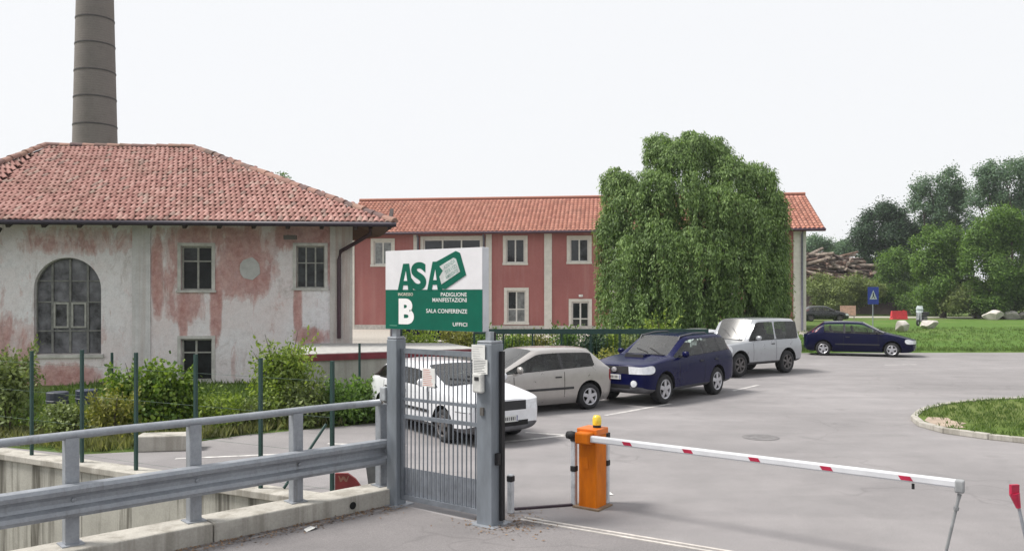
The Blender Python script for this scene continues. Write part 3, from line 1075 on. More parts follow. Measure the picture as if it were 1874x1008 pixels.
# ---------------------------------------------------------------- loading dock beside it
dk = [Vector((-5.2, 19.5)), Vector((-0.9, 21.7)), Vector((-1.9, 24.1)), Vector((-6.0, 23.9))]
DOCK = base_empty('loading_dock', (dk[0].x, dk[0].y, 0), 'low loading dock with white top and dark red edge band', 'loading dock')
MB().prism([(p.x, p.y) for p in dk], 0.0, 0.975).build('wall', concrete_mat('dock_plaster', (0.4, 0.39, 0.36), (0.25, 0.23, 0.2), 0.5), DOCK)
c0 = sum(dk, Vector((0, 0))) / 4
MB().prism([(c0.x + (p.x - c0.x) * 1.02, c0.y + (p.y - c0.y) * 1.03) for p in dk], 0.98, 1.13).build('edge_band', mat('dark_red_paint', (0.17, 0.02, 0.03), 0.6), DOCK)
MB().prism([(p.x, p.y) for p in dk], 1.132, 1.15).build('top_slab', mat('white_slab', (0.38, 0.375, 0.36), 0.9), DOCK)

# ---------------------------------------------------------------- red office building behind
RBW = Wall((P(640, 0, 60.0).x, 60.0), (P(1475, 0, 56.0).x, 56.0))
RB = base_empty('red_office_building', (RBW.a.x, RBW.a.y, 0), 'long two storey brick red building with white framed windows', 'building')
def red_render():
    m, nt, b = nodes_of('brick_red_render')
    v = coords(nt)
    n1, n2, n3 = noise(nt, 0.35, 5, 0.6, v), noise(nt, 1.2, 5, 0.7, coords(nt, (1.5, 1.5, 0.1))), noise(nt, 9, 4, 0.7, v)
    c = ramp(nt, n1, [(0.3, (0.29, 0.105, 0.1)), (0.7, (0.36, 0.14, 0.128))]).outputs[0]
    c = mixc(nt, ramp(nt, n2, [(0.5, (0, 0, 0)), (0.68, (0.35, 0.35, 0.35))]).outputs[0], c, (0.42, 0.24, 0.22))
    c = mixc(nt, 0.5, c, ramp(nt, n3, [(0.3, (0.85, 0.85, 0.85)), (0.7, (1.1, 1.1, 1.1))]).outputs[0], 'MULTIPLY')
    nt.links.new(c, b.inputs['Base Color'])
    b.inputs['Roughness'].default_value = 0.92
    bump(nt, b, n3, 0.2, 0.02)
    return m
REDP = red_render()
EZ = 6.95
rw = [rect(684, 442, 717, 484, RBW), rect(775, 438, 880, 492, RBW), rect(926, 437, 960, 481, RBW), rect(1043, 437, 1077, 479, RBW), rect(1160, 437, 1194, 479, RBW), rect(1275, 437, 1309, 479, RBW), rect(1385, 437, 1418, 479, RBW)]
rl = [rect(928, 532, 962, 590, RBW), rect(1160, 532, 1194, 590, RBW), rect(1275, 532, 1309, 590, RBW), rect(1385, 532, 1418, 590, RBW)]
rd = rect(1046, 552, 1078, 604, RBW)
allr = rw + rl + [rd]
mb = MB()
RBW.facade(mb, 0, EZ + 0.3, [[(a, c), (b, c), (b, d), (a, d)] for a, b, c, d in allr], 0.2)
bk = Vector((-RBW.n.x, -RBW.n.y)) * 10.4
p, q = RBW.b, RBW.b + bk
mb.quad((p.x, p.y, 0), (q.x, q.y, 0), (q.x, q.y, EZ + 0.3), ((p.x + q.x) / 2, (p.y + q.y) / 2, EZ + 3.1), (p.x, p.y, EZ + 0.3))
p, q = RBW.a, RBW.a + bk
mb.quad((p.x, p.y, 0), (q.x, q.y, 0), (q.x, q.y, EZ + 0.3), ((p.x + q.x) / 2, (p.y + q.y) / 2, EZ + 3.1), (p.x, p.y, EZ + 0.3))
p, q = RBW.b + bk, RBW.a + bk
mb.quad((p.x, p.y, 0), (q.x, q.y, 0), (q.x, q.y, EZ + 0.3), (p.x, p.y, EZ + 0.3))
mb.build('wall', REDP, RB)
WFRAME = mat('white_window_frame', (0.62, 0.61, 0.58), 0.6, var=0.05)
for i, w in enumerate(rw):
    window(RBW, RB, *w, WFRAME, GLASS, (0.33, 0.66) if i == 1 else (0.5,), (), 0.12, 0.09, 0.22, WHITE_TRIM, panes=([GLASS_PALE], None, [GLASS], [GLASS, DUSTY], [GLASS_PALE, GLASS], None, None)[i])
for i, w in enumerate(rl):
    window(RBW, RB, *w, WFRAME, GLASS, (0.5,), (0.42,), 0.12, 0.09, 0.22, WHITE_TRIM, panes=[GLASS_PALE, GLASS, GLASS_PALE, GLASS_PALE] if i == 0 else None)
window(RBW, RB, *rd, WFRAME, GLASS, (0.5,), (0.4,), 0.12, 0.1, 0.2, WHITE_TRIM, name='door')
for px0, px1 in ((640, 649), (757, 764), (889, 900), (996, 1010), (1114, 1126), (1336, 1346), (1452, 1475)):
    mb = MB()
    ua, _ = RBW.uz(px0, 500); ub, _ = RBW.uz(px1, 500)
    RBW.box(mb, max(0.01, ua), ub, 0, EZ + 0.05, -0.02, 0.07)
    mb.build('pilaster', WHITE_TRIM, RB)
mb = MB()
RBW.box(mb, 0.02, RBW.U - 0.02, 0.0, 0.32, -0.02, 0.05)
mb.build('plinth', mat('grey_plinth', (0.48, 0.46, 0.43), 0.9), RB)
for px in (886, 766, 1467):
    u, _ = RBW.uz(px, 500)
    mb = MB()
    mb.tube([RBW.pt(u, 0.1, 0.16), RBW.pt(u, EZ - 0.35, 0.16), RBW.pt(u, EZ - 0.05, 0.55)], 0.075, 8)
    mb.build('downpipe', mat('grey_pipe', (0.12, 0.12, 0.16), 0.5), RB, smooth=True)
u, z = RBW.uz(1063, 541)
mb = MB()
mb.box(RBW.pt(u, z, 0.1), (0.28, 0.2, 0.16), axes=RBW.axes())
mb.build('door_lamp', mat('white_lamp', (0.7, 0.7, 0.68), 0.5), RB)
# roof: rows of rounded clay tiles
OV = 0.75
e0, e1 = RBW.pt(-0.9, EZ, OV), RBW.pt(RBW.U + 1.1, EZ, OV)
run = 10.4 / 2 + OV
rise = 3.0
inw = Vector((-RBW.n.x, -RBW.n.y, 0))
r0, r1 = e0 + inw * run + Vector((0, 0, rise)), e1 + inw * run + Vector((0, 0, rise))
b0_, b1_ = r0 + inw * run - Vector((0, 0, rise)), r1 + inw * run - Vector((0, 0, rise))
roofm = slab([e0, e1, r1, r0], 0.16)
m = slab([r0, r1, b1_, b0_], 0.16)
off = len(roofm.v)
roofm.v += m.v; roofm.f += [tuple(i + off for i in f) for f in m.f]; roofm.mi += m.mi
roof2 = roofm.build('roof', mat('red_roof_edge', (0.2, 0.07, 0.06), 0.85), RB)
TILES2 = tile_mat('new_roof_tile', [(0.0, (0.28, 0.12, 0.088)), (0.4, (0.36, 0.16, 0.115)), (0.75, (0.42, 0.2, 0.15)), (1.0, (0.33, 0.155, 0.115))], 0.2)
L2 = (e1 - e0).length
SLn = math.hypot(run, rise)
uu = (e1 - e0).normalized()
ss = (r0 - e0).normalized()
nn = uu.cross(ss)
if nn.z < 0: nn = -nn
per_, course = 0.3, 0.45
ncol, nrow = int(L2 / per_), int(SLn / course)
V, Q = [], []
prof = [(per_ * (i / 6 - 0.5), 0.075 * math.sin(math.pi * i / 6)) for i in range(7)]
e0n, un, sn, nnn = [np.array(v) for v in (e0, uu, ss, nn)]
for c in range(ncol):
    for r in range(nrow):
        u = (c + 0.5) * L2 / ncol
        n0 = len(V)
        jit = rr.uniform(-0.012, 0.012)
        for y, lift, sc in ((r * course, 0.035, 1.0), (r * course + course * 1.05, 0.0, 0.9)):
            for (x, h) in prof:
                V.append(e0n + un * (u + x * sc + jit) + sn * y + nnn * (0.01 + h + lift))
        for i in range(6):
            Q.append((n0 + i, n0 + i + 1, n0 + 8 + i, n0 + 7 + i))
o = np_mesh('roof_tile_field', np.array(V), np.array(Q), TILES2, roof2, off=origin(roof2))
o['kind'] = 'stuff'
mb = MB()
mb.tube([r0 + Vector((0, 0, 0.05)), r1 + Vector((0, 0, 0.05))], 0.14, 8)
mb.build('ridge_cap', TILES2, roof2)
mb = MB()
mb.tube([e0 + Vector((0, 0, -0.04)) - inw * 0.08, e1 + Vector((0, 0, -0.04)) - inw * 0.08], 0.085, 8)
mb.build('gutter', mat('purple_gutter', (0.06, 0.03, 0.05), 0.5), RB)
# ---------------------------------------------------------------- cars
def paint(name, col, rough=0.32, metal=0.3, spec=0.5, coat=0.8, dust=0.07):
    m, nt, b = nodes_of(name)
    v = coords(nt)
    n = noise(nt, 3.0, 6, 0.7, v)
    lo = noise(nt, 0.8, 2, 0.5, coords(nt, (1, 1, 3)))
    c = ramp(nt, n, [(0.3, tuple(x * 0.88 for x in col)), (0.7, tuple(min(1, x * 1.06) for x in col))]).outputs[0]
    c = mixc(nt, ramp(nt, lo, [(0.45, (0, 0, 0)), (0.8, (dust,) * 3)]).outputs[0], c, (0.27, 0.25, 0.22))   # road dust
    geo = add(nt, 'ShaderNodeNewGeometry')
    c = mixc(nt, geo.outputs['Backfacing'], c, (0.03, 0.03, 0.032))       # inside of the panels is dark lining
    cw = add(nt, 'ShaderNodeMath', operation='MULTIPLY_ADD')
    nt.links.new(geo.outputs['Backfacing'], cw.inputs[0]); cw.inputs[1].default_value = -coat; cw.inputs[2].default_value = coat
    nt.links.new(cw.outputs[0], b.inputs['Coat Weight'])
    nt.links.new(c, b.inputs['Base Color'])
    r = ramp(nt, n, [(0.3, (rough * 0.8,) * 3), (0.7, (rough * 1.4,) * 3)]).outputs[0]
    nt.links.new(r, b.inputs['Roughness'])
    b.inputs['Metallic'].default_value = metal
    b.inputs['Specular IOR Level'].default_value = spec
    b.inputs['Coat Roughness'].default_value = 0.08
    return m
def car_glass(name='car_glass', tint=(0.78, 0.85, 0.81, 1), ior=1.5, rough=0.03):
    m, nt, b = nodes_of(name)
    out = nt.nodes['Material Output']
    tr = add(nt, 'ShaderNodeBsdfTransparent'); tr.inputs[0].default_value = tint
    gl = add(nt, 'ShaderNodeBsdfGlossy'); gl.inputs['Roughness'].default_value = rough
    fr = add(nt, 'ShaderNodeFresnel'); fr.inputs[0].default_value = ior
    ms = add(nt, 'ShaderNodeMixShader')
    nt.links.new(fr.outputs[0], ms.inputs[0]); nt.links.new(tr.outputs[0], ms.inputs[1]); nt.links.new(gl.outputs[0], ms.inputs[2])
    df = add(nt, 'ShaderNodeBsdfDiffuse'); df.inputs[0].default_value = (0.5, 0.48, 0.44, 1)     # film of dust
    m2 = add(nt, 'ShaderNodeMixShader')
    n = noise(nt, 2.0, 4, 0.6, coords(nt))
    nt.links.new(ramp(nt, n, [(0.35, (0.0,) * 3), (0.8, (0.05,) * 3)]).outputs[0], m2.inputs[0])
    nt.links.new(ms.outputs[0], m2.inputs[1]); nt.links.new(df.outputs[0], m2.inputs[2])
    nt.links.new(m2.outputs[0], out.inputs[0])
    return m
CAR_GLASS = car_glass()
WINDSCREEN = car_glass('windscreen_glass', (0.7, 0.76, 0.73, 1), 2.1, 0.33)
CABIN = mat('cabin_trim', (0.035, 0.035, 0.038), 0.85)
SEATM = mat('seat_fabric', (0.06, 0.06, 0.068), 0.95)
TYRE = mat('tyre_rubber', (0.018, 0.018, 0.02), 0.85)
ALLOY = mat('alloy_rim', (0.5, 0.5, 0.53), 0.35, metal=0.6, var=0.1)
STEELRIM = mat('dark_rim', (0.13, 0.12, 0.12), 0.5, metal=0.4)
LAMP = mat('headlamp_glass', (0.75, 0.77, 0.8), 0.08, var=0.1, scale=12, coat=0.6)
TAIL = mat('tail_lamp_red', (0.24, 0.012, 0.014), 0.2, coat=0.3)
PLAST = mat('black_plastic', (0.022, 0.022, 0.025), 0.6)
GREYPL = mat('grey_cladding', (0.1, 0.1, 0.11), 0.6)
PLATE = mat('number_plate', (0.62, 0.63, 0.62), 0.5, var=0.05)
LINER = mat('arch_liner', (0.008, 0.008, 0.009), 0.9)

def car_body(root, sp, body_mat, low_mat):
    hw, H, L = sp['W'] / 2, sp['H'], sp['L']
    x_of = lambda d: sp['wb'] / 2 + sp['fo'] - d
    belt, beltr = sp['belt'], sp.get('beltr', sp['belt'])
    wt = sp.get('wt', 0.74) * hw
    cl = sp['clear']
    st = []
    def bon(d):
        t = max(0, min(1, d / sp['dcowl']))
        return sp['zbon0'] + (sp['zcowl'] - sp['zbon0']) * (1 - (1 - t) ** 1.6)
    def bl(d):
        t = max(0, min(1, (d - sp['dcowl']) / (sp['dtg'] - sp['dcowl'])))
        return belt + (beltr - belt) * t
    zbmp = sp['zbump']
    st.append(dict(d=0.0, w=hw * sp.get('nose', 0.80), zb=cl + 0.08, zm=zbmp, zs=sp['zbon0'] - 0.03, zt=sp['zbon0'], r=0))
    st.append(dict(d=0.10, w=hw * 0.93, zb=cl + 0.03, zm=zbmp, zs=bon(0.1) - 0.03, zt=bon(0.1) + 0.01, r=0))
    st.append(dict(d=0.36, w=hw * 0.985, zb=cl, zm=zbmp, zs=bon(0.36) - 0.05, zt=bon(0.36), r=0))
    st.append(dict(d=sp['fo'] + 0.1, w=hw, zb=cl, zm=zbmp, zs=bon(sp['fo']) - 0.06, zt=bon(sp['fo'] + 0.1), r=0))
    st.append(dict(d=sp['dcowl'] - 0.12, w=hw, zb=cl, zm=zbmp, zs=bl(0) - 0.07, zt=bon(sp['dcowl'] - 0.12), r=0))
    i_cowl = len(st)
    st.append(dict(d=sp['dcowl'], w=hw, zb=cl, zm=zbmp, zs=bl(0) - 0.06, zt=sp['zcowl'], r=0))
    i_ws = len(st)
    st.append(dict(d=sp['dws'], w=hw, zb=cl, zm=zbmp, zs=bl(sp['dws']) - 0.05, zt=H - 0.03, r=1))
    pil = []
    for dp in sp['pillars']:
        pil.append(len(st))
        for dd in (-0.035, 0.035):
            st.append(dict(d=dp + dd, w=hw, zb=cl, zm=zbmp, zs=bl(dp) - 0.05, zt=H, r=1))
    st.insert(i_ws + 1, dict(d=sp['dws'] + 0.16, w=hw, zb=cl, zm=zbmp, zs=bl(sp['dws']) - 0.05, zt=H - 0.008, r=1))
    pil = [p + 1 for p in pil]
    st.append(dict(d=sp['drr'] - 0.16, w=hw * 0.992, zb=cl, zm=zbmp + 0.02, zs=bl(sp['drr'] - 0.16) - 0.05, zt=H - 0.015, r=1))
    i_rr = len(st)
    st.append(dict(d=sp['drr'], w=hw * 0.985, zb=cl, zm=zbmp + 0.04, zs=bl(sp['drr']) - 0.05, zt=H - 0.035, r=1))
    i_tg = len(st)
    st.append(dict(d=sp['dtg'], w=hw * 0.965, zb=cl + 0.02, zm=zbmp + 0.06, zs=sp['ztg'] - 0.07, zt=sp['ztg'], r=0))
    st.append(dict(d=L - 0.05, w=hw * 0.93, zb=cl + 0.06, zm=zbmp + 0.06, zs=sp['ztg'] - 0.11, zt=sp['ztg'] - 0.06, r=0))
    st.append(dict(d=L, w=hw * 0.86, zb=cl + 0.1, zm=zbmp + 0.06, zs=sp['ztg'] - 0.16, zt=sp['ztg'] - 0.12, r=0))
    ns = len(st)
    tumble = sp.get('flare', 0.0)
    def ring(s):
        w, zb, zt, zs, zm = s['w'], s['zb'], s['zt'], s['zs'], s['zm']
        p = [(0, zb), (w * 0.86, zb), (w * 0.985, zb + 0.13), (w * 1.0 + tumble, zm), (w * 0.985, zs)]
        if s['r'] == 0:
            p += [(w * 0.945, zs + (zt - zs) * 0.5), (w * 0.87, zt - 0.012), (w * 0.79, zt - 0.004), (w * 0.68, zt), (0, zt + 0.025)]
        else:
            b = zs + 0.05
            p += [(w * 0.965, b), (wt + 0.03, zt - 0.105), (wt - 0.005, zt - 0.04), (wt - 0.10, zt - 0.008), (0, zt + 0.02)]
        return p
    nv = 10
    V, F, M = [], [], []
    idx = {}
    for i, s in enumerate(st):
        pts = ring(s)
        for j, (y, z) in enumerate(pts):
            for side in (1, -1):
                if y == 0 and side == -1:
                    idx[(i, j, -1)] = idx[(i, j, 1)]
                    continue
                xo = 0.0
                if i == i_ws and j == 9: xo = 0.06          # roof edge bows forward
                if i == i_cowl and j == 9: xo = 0.10
                if i == i_rr and j == 9: xo = -0.04
                if i == i_tg and j == 9: xo = -0.03
                idx[(i, j, side)] = len(V)
                V.append((x_of(s['d']) + xo, side * y, z))
    BODY, GL, LOW, HEAD, TAILM, GRILL, LINE, PIL = range(8)
    low_top = sp.get('low_top', 1)
    taild = sp.get('tail', 'low')
    for i in range(ns - 1):
        for j in range(nv - 1):
            mi = BODY
            if j == 1 and low_top >= 1: mi = LOW
            if j == 0: mi = LOW
            if i == i_cowl and j == 8: mi = GL
            if i == i_rr and j == 8: mi = GL
            if j == 5:
                if i == i_cowl: mi = GL
                elif i_ws <= i < i_rr and i not in pil: mi = GL
                elif i in pil and sp.get('dark_pillar', True): mi = PIL
                elif i == i_rr and sp.get('quarter', True): mi = GL
            if i in (0, 1) and j == 3 and i <= sp.get('lampwrap', 1): mi = HEAD
            if taild == 'low' and i >= ns - 3 and j == 3: mi = TAILM
            if taild == 'high' and i == i_rr and j == 5: mi = TAILM
            for side in (1, -1):
                q = [idx[(i, j, side)], idx[(i + 1, j, side)], idx[(i + 1, j + 1, side)], idx[(i, j + 1, side)]]
                if side == 1: q = q[::-1]
                q2 = []
                for t in q:
                    if t not in q2: q2.append(t)
                F.append(tuple(q2)); M.append(mi)
    for (i, fwd) in ((0, 1), (ns - 1, -1)):
        inn = {}
        for j in range(1, nv - 1):
            for side in (1, -1):
                v = V[idx[(i, j, side)]]
                inn[(j, side)] = len(V)
                V.append((v[0] + fwd * sp.get('bulge', 0.07), v[1] * 0.56, v[2] + (0.012 if j >= 4 else 0)))
        def put(q, mi):
            if fwd < 0: q = q[::-1]
            F.append(tuple(q)); M.append(mi)
        for j in range(1, nv - 2):
            if fwd > 0:
                mo, mc = {1: (LOW, LOW), 2: (BODY if sp.get('bumper', 'body') == 'body' else LOW,) * 2, 3: (HEAD, GRILL)}.get(j, (BODY, BODY))
            else:
                mo, mc = {1: (LOW, LOW), 2: (BODY if sp.get('bumper', 'body') == 'body' else LOW,) * 2, 3: (TAILM if taild == 'low' else BODY, BODY)}.get(j, (BODY, BODY))
            R0, R1, L0, L1 = idx[(i, j, -1)], idx[(i, j + 1, -1)], idx[(i, j, 1)], idx[(i, j + 1, 1)]
            r0, r1, l0, l1 = inn[(j, -1)], inn[(j + 1, -1)], inn[(j, 1)], inn[(j + 1, 1)]
            put([R0, r0, r1, R1], mo); put([r0, l0, l1, r1], mc); put([l0, L0, L1, l1], mo)
        for (jc, je, flip) in ((0, 1, False), (nv - 1, nv - 2, True)):
            c = idx[(i, jc, 1)]
            for a, b in ((idx[(i, je, -1)], inn[(je, -1)]), (inn[(je, -1)], inn[(je, 1)]), (inn[(je, 1)], idx[(i, je, 1)])):
                put([c, b, a] if not flip else [c, a, b], LOW if jc == 0 else BODY)
    me = bpy.data.meshes.new('tmp_body')
    me.from_pydata(V, [], F)
    for k in range(8):
        me.materials.append(body_mat)
    me.polygons.foreach_set('material_index', M)
    bm = bmesh.new(); bm.from_mesh(me)
    bmesh.ops.recalc_face_normals(bm, faces=bm.faces[:])
    cr = bm.edges.layers.float.new('crease_edge')
    cv = bm.verts.layers.float.new('crease_vert')
    for e in bm.edges:
        lf = e.link_faces
        if len(lf) == 2 and lf[0].material_index != lf[1].material_index:
            e[cr] = 1.0
            if 1 in (lf[0].material_index, lf[1].material_index):
                for v_ in e.verts:
                    if abs(v_.co.y) > 0.05: v_[cv] = 0.55
    bm.to_mesh(me); bm.free()
    ob = bpy.data.objects.new('tmp_body', me)
    COL.objects.link(ob)
    ss = ob.modifiers.new('s', 'SUBSURF'); ss.levels = 2; ss.render_levels = 2
    cut = MB()
    R_ = sp['wr'] + sp.get('archgap', 0.055)
    for ax in (sp['wb'] / 2, -sp['wb'] / 2):
        for side in (1, -1):
            y0, y1 = side * (hw - 0.34), side * (hw + 0.2)
            cut.tube([(ax, y0, sp['wr'] + 0.02), (ax, y1, sp['wr'] + 0.02)], R_, 28, mi=LINE)
    co = cut.build('tmp_cut', [body_mat] * 8)
    bm = bmesh.new(); bm.from_mesh(co.data)
    bmesh.ops.recalc_face_normals(bm, faces=bm.faces[:])
    bm.to_mesh(co.data); bm.free()
    bo = ob.modifiers.new('b', 'BOOLEAN'); bo.operation = 'DIFFERENCE'; bo.object = co; bo.solver = 'EXACT'
    dg = bpy.context.evaluated_depsgraph_get()
    dg.update()
    ev = ob.evaluated_get(dg).to_mesh()
    vs = [tuple(v.co) for v in ev.vertices]
    polys = [(tuple(p.vertices), p.material_index) for p in ev.polygons]
    ob.evaluated_get(dg).to_mesh_clear()
    bpy.data.objects.remove(ob); bpy.data.objects.remove(co)
    groups = {}
    for f, mi in polys:
        groups.setdefault(mi, []).append(f)
    def emit(name, faces, m, parent=root):
        used = {}
        for f in faces:
            for v in f:
                used.setdefault(v, len(used))
        mb = MB()
        mb.v = [vs[v] for v in used]
        mb.f = [tuple(used[v] for v in f) for f in faces]
        mb.mi = [0] * len(faces)
        o = mb.build(name, m, parent, world=False)
        return smooth_angle(o, 38)
    def comps(faces):
        par = {}
        def find(a):
            while par[a] != a:
                par[a] = par[par[a]]; a = par[a]
            return a
        for f in faces:
            for v in f: par.setdefault(v, v)
            for v in f[1:]:
                par[find(v)] = find(f[0])
        out = {}
        for f in faces: out.setdefault(find(f[0]), []).append(f)
        return list(out.values())
    body = emit('body', groups[BODY], body_mat)
    emit('lower_trim', groups.get(LOW, []), low_mat)
    for c in comps(groups.get(LINE, [])): emit('wheel_arch', c, LINER)
    for c in comps(groups.get(PIL, [])): emit('door_pillar', c, PLAST)
    if groups.get(GRILL): emit('grille', groups[GRILL], PLAST)
    for c in comps(groups.get(GL, [])):
        xs = [vs[v][0] for f in c for v in f]; ys = [vs[v][1] for f in c for v in f]
        mid = (max(xs) + min(xs)) / 2
        nm = 'side_window' if min(ys) * max(ys) > 0 else ('windscreen' if mid > 0 else 'rear_window')
        cc = Vector((0, 0, sp['belt']))
        def outward(f):
            a_, b_, d_ = [Vector(vs[k]) for k in f[:3]]
            ctr = sum((Vector(vs[k]) for k in f), Vector((0, 0, 0))) / len(f)
            return f if (b_ - a_).cross(d_ - a_).dot(ctr - cc) >= 0 else f[::-1]
        emit(nm, [outward(f) for f in c], WINDSCREEN if nm == 'windscreen' else CAR_GLASS)
    for c in comps(groups.get(HEAD, [])): emit('headlight', c, LAMP)
    for c in comps(groups.get(TAILM, [])): emit('tail_light', c, TAIL)
    from mathutils.bvhtree import BVHTree
    return BVHTree.FromPolygons([Vector(v) for v in vs], [f for f, _ in polys])

def make_wheel(root, x, side, hw, wr, rimmat, spokes=5, width=0.2):
    yo = side * (hw - 0.015)
    s = side
    hub = MB()
    hub.lathe([(0.02, -s * 0.05), (wr * 0.62, -s * 0.05), (wr * 0.62, -s * 0.06)], (x, yo, wr), 20, 'Y')
    w = hub.build('wheel', LINER, root, world=False)
    t = MB()
    t.lathe([(wr * 0.6, -s * 0.02), (wr * 0.66, 0.0), (wr * 0.86, s * 0.004), (wr * 0.97, -s * 0.02), (wr, -s * 0.05), (wr, -s * (width - 0.04)), (wr * 0.95, -s * width), (wr * 0.6, -s * width)], (x, yo, wr), 28, 'Y')
    smooth_angle(t.build('tyre', TYRE, w, world=False), 50)
    r = MB()
    r.lathe([(wr * 0.66, -s * 0.004), (wr * 0.63, s * 0.004), (wr * 0.56, -s * 0.012), (wr * 0.55, -s * 0.05)], (x, yo, wr), 24, 'Y')
    for k in range(spokes):
        a = 2 * math.pi * k / spokes + 0.3
        p = Vector((x + math.cos(a) * wr * 0.1, yo - s * 0.012, wr + math.sin(a) * wr * 0.1))
        q = Vector((x + math.cos(a) * wr * 0.6, yo - s * 0.014, wr + math.sin(a) * wr * 0.6))
        r.beam(p, q, wr * (0.26 if spokes <= 5 else 0.16), 0.02, up=(0, 1, 0))
    r.lathe([(0.0, s * 0.006), (wr * 0.15, s * 0.004), (wr * 0.17, -s * 0.03)], (x, yo, wr), 14, 'Y')
    r.build('rim', rimmat, w, world=False)
    return w

def make_car(name, sp, body_mat, low_mat, rimmat, extras=None, spokes=5):
    root = empty(name)
    tree_ = car_body(root, sp, body_mat, low_mat)
    def sy(x, z, side):
        h = tree_.ray_cast(Vector((x, side * 3, z)), Vector((0, -side, 0)))
        return abs(h[0].y) if h[0] is not None else sp['W'] / 2
    def sx(y, z, front=1):
        h = tree_.ray_cast(Vector((front * 6, y, z)), Vector((-front, 0, 0)))
        return h[0].x if h[0] is not None else front * sp['L'] / 2
    def sz(x, y):
        h = tree_.ray_cast(Vector((x, y, 4)), Vector((0, 0, -1)))
        return h[0].z if h[0] is not None else sp['H']
    sp['sx'], sp['sz'], sp['sy'] = sx, sz, sy
    hw = sp['W'] / 2
    for ax in (sp['wb'] / 2, -sp['wb'] / 2):
        for side in (1, -1):
            make_wheel(root, ax, side, hw, sp['wr'], rimmat, spokes, sp.get('tw', 0.2))
    xn = sp['wb'] / 2 + sp['fo']
    xm = xn - sp['dcowl'] - 0.28
    for side in (1, -1):
        m = MB()
        c = Vector((xm, side * (hw + 0.07), sp['belt'] + 0.07))
        m.lathe([(0.0, -0.09), (0.05, -0.08), (0.085, -0.03), (0.09, 0.03), (0.06, 0.085), (0.0, 0.09)], c, 12)
        m.v = [(c.x + (v[0] - c.x) * 0.6, c.y + (v[1] - c.y) * 1.15, c.z + (v[2] - c.z) * 0.85) for v in m.v]
        m.beam((xm + 0.02, side * (hw - 0.08), sp['belt'] + 0.02), (xm, side * (hw + 0.03), sp['belt'] + 0.05), 0.05, 0.035)
        m.build('mirror', sp.get('mirror', body_mat), root, world=False, smooth=True)
        for dd in sp['doors']:
            m = MB()
            m.box((xn - dd, side * (sy(xn - dd, sp['belt'] - 0.13, side) + 0.008), sp['belt'] - 0.13), (0.16, 0.03, 0.03))
            m.build('door_handle', sp.get('handle', PLAST), root, world=False, bevel=0.008)
        if sp.get('strip'):
            m = MB()
            z = sp['strip']
            x0, x1 = sp['wb'] / 2 - sp['wr'] - 0.16, -sp['wb'] / 2 + sp['wr'] + 0.16
            for i in range(10):
                xa, xb = x0 + (x1 - x0) * i / 10, x0 + (x1 - x0) * (i + 1) / 10
                m.beam((xa, side * (sy(xa, z, side) + 0.002), z), (xb, side * (sy(xb, z, side) + 0.002), z), 0.02, 0.05)
            m.build('side_strip', sp.get('stripmat', PLAST), root, world=False)
        # door shut lines: thin dark gaps
        for dp in sp['seams']:
            m = MB()
            x = xn - dp
            z0, z1 = sp['clear'] + 0.16, sp['belt'] - 0.02
            for i in range(8):
                za, zb_ = z0 + (z1 - z0) * i / 8, z0 + (z1 - z0) * (i + 1) / 8
                ya, yb = side * (sy(x, za, side) + 0.0015), side * (sy(x, zb_, side) + 0.0015)
                m.quad((x - 0.007, ya, za), (x + 0.007, ya, za), (x + 0.007, yb, zb_), (x - 0.007, yb, zb_))
            m.build('door_seam', LINER, root, world=False)
    m = MB()
    m.box((sx(0.0, sp['zplate']) + 0.008, 0, sp['zplate']), (0.025, 0.36, 0.11))
    npl = m.build('number_plate', PLATE, root, world=False)
    m = MB()
    px_ = sx(0.0, sp['zplate']) + 0.0215
    for ya, yb in ((-0.165, -0.15), (0.15, 0.165)):
        m.box((px_, (ya + yb) / 2, sp['zplate']), (0.002, yb - ya, 0.1))
    m.build('plate_end_band', mat('plate_blue', (0.01, 0.03, 0.25), 0.5), npl, world=False)
    m = MB()
    for k_ in range(7):
        yy = -0.115 + k_ * 0.038
        m.box((px_, yy, sp['zplate']), (0.002, 0.022 if k_ % 3 else 0.014, 0.06))
    m.build('plate_marks', PLAST, npl, world=False)
    m = MB()
    m.box((sx(0.0, sp.get('zplater', 0.8), -1) - 0.008, 0, sp.get('zplater', 0.8)), (0.025, 0.5, 0.11))
    m.build('number_plate', PLATE, root, world=False)
    m = MB()
    xc = xn - sp['dcowl']
    m.box((xc + 0.06, 0, sz(xc + 0.06, 0.2) + 0.004), (0.09, hw * 1.25, 0.02))
    m.build('cowl', PLAST, root, world=False)
    for yy in (0.05, 0.42):                                   # wipers
        m = MB()
        p0 = Vector((xc + 0.02, yy, sz(xc + 0.02, yy) + 0.012)); p1 = Vector((xc - 0.16, yy - 0.42, sz(xc - 0.16, yy - 0.42) + 0.012))
        m.tube([p0, (p0 + p1) / 2 + Vector((0, 0, 0.012)), p1], 0.009, 5); m.build('wiper', PLAST, root, world=False)
    zlow = sp['clear'] + 0.16                                  # lower air intake
    m = MB()
    for k_ in range(6):
        ya, yb = -0.42 + k_ * 0.14, -0.42 + (k_ + 1) * 0.14
        m.quad((sx(ya, zlow) + 0.004, ya, zlow), (sx(yb, zlow) + 0.004, yb, zlow), (sx(yb, zlow + 0.09) + 0.004, yb, zlow + 0.09), (sx(ya, zlow + 0.09) + 0.004, ya, zlow + 0.09))
    m.build('air_intake', LINER, root, world=False)
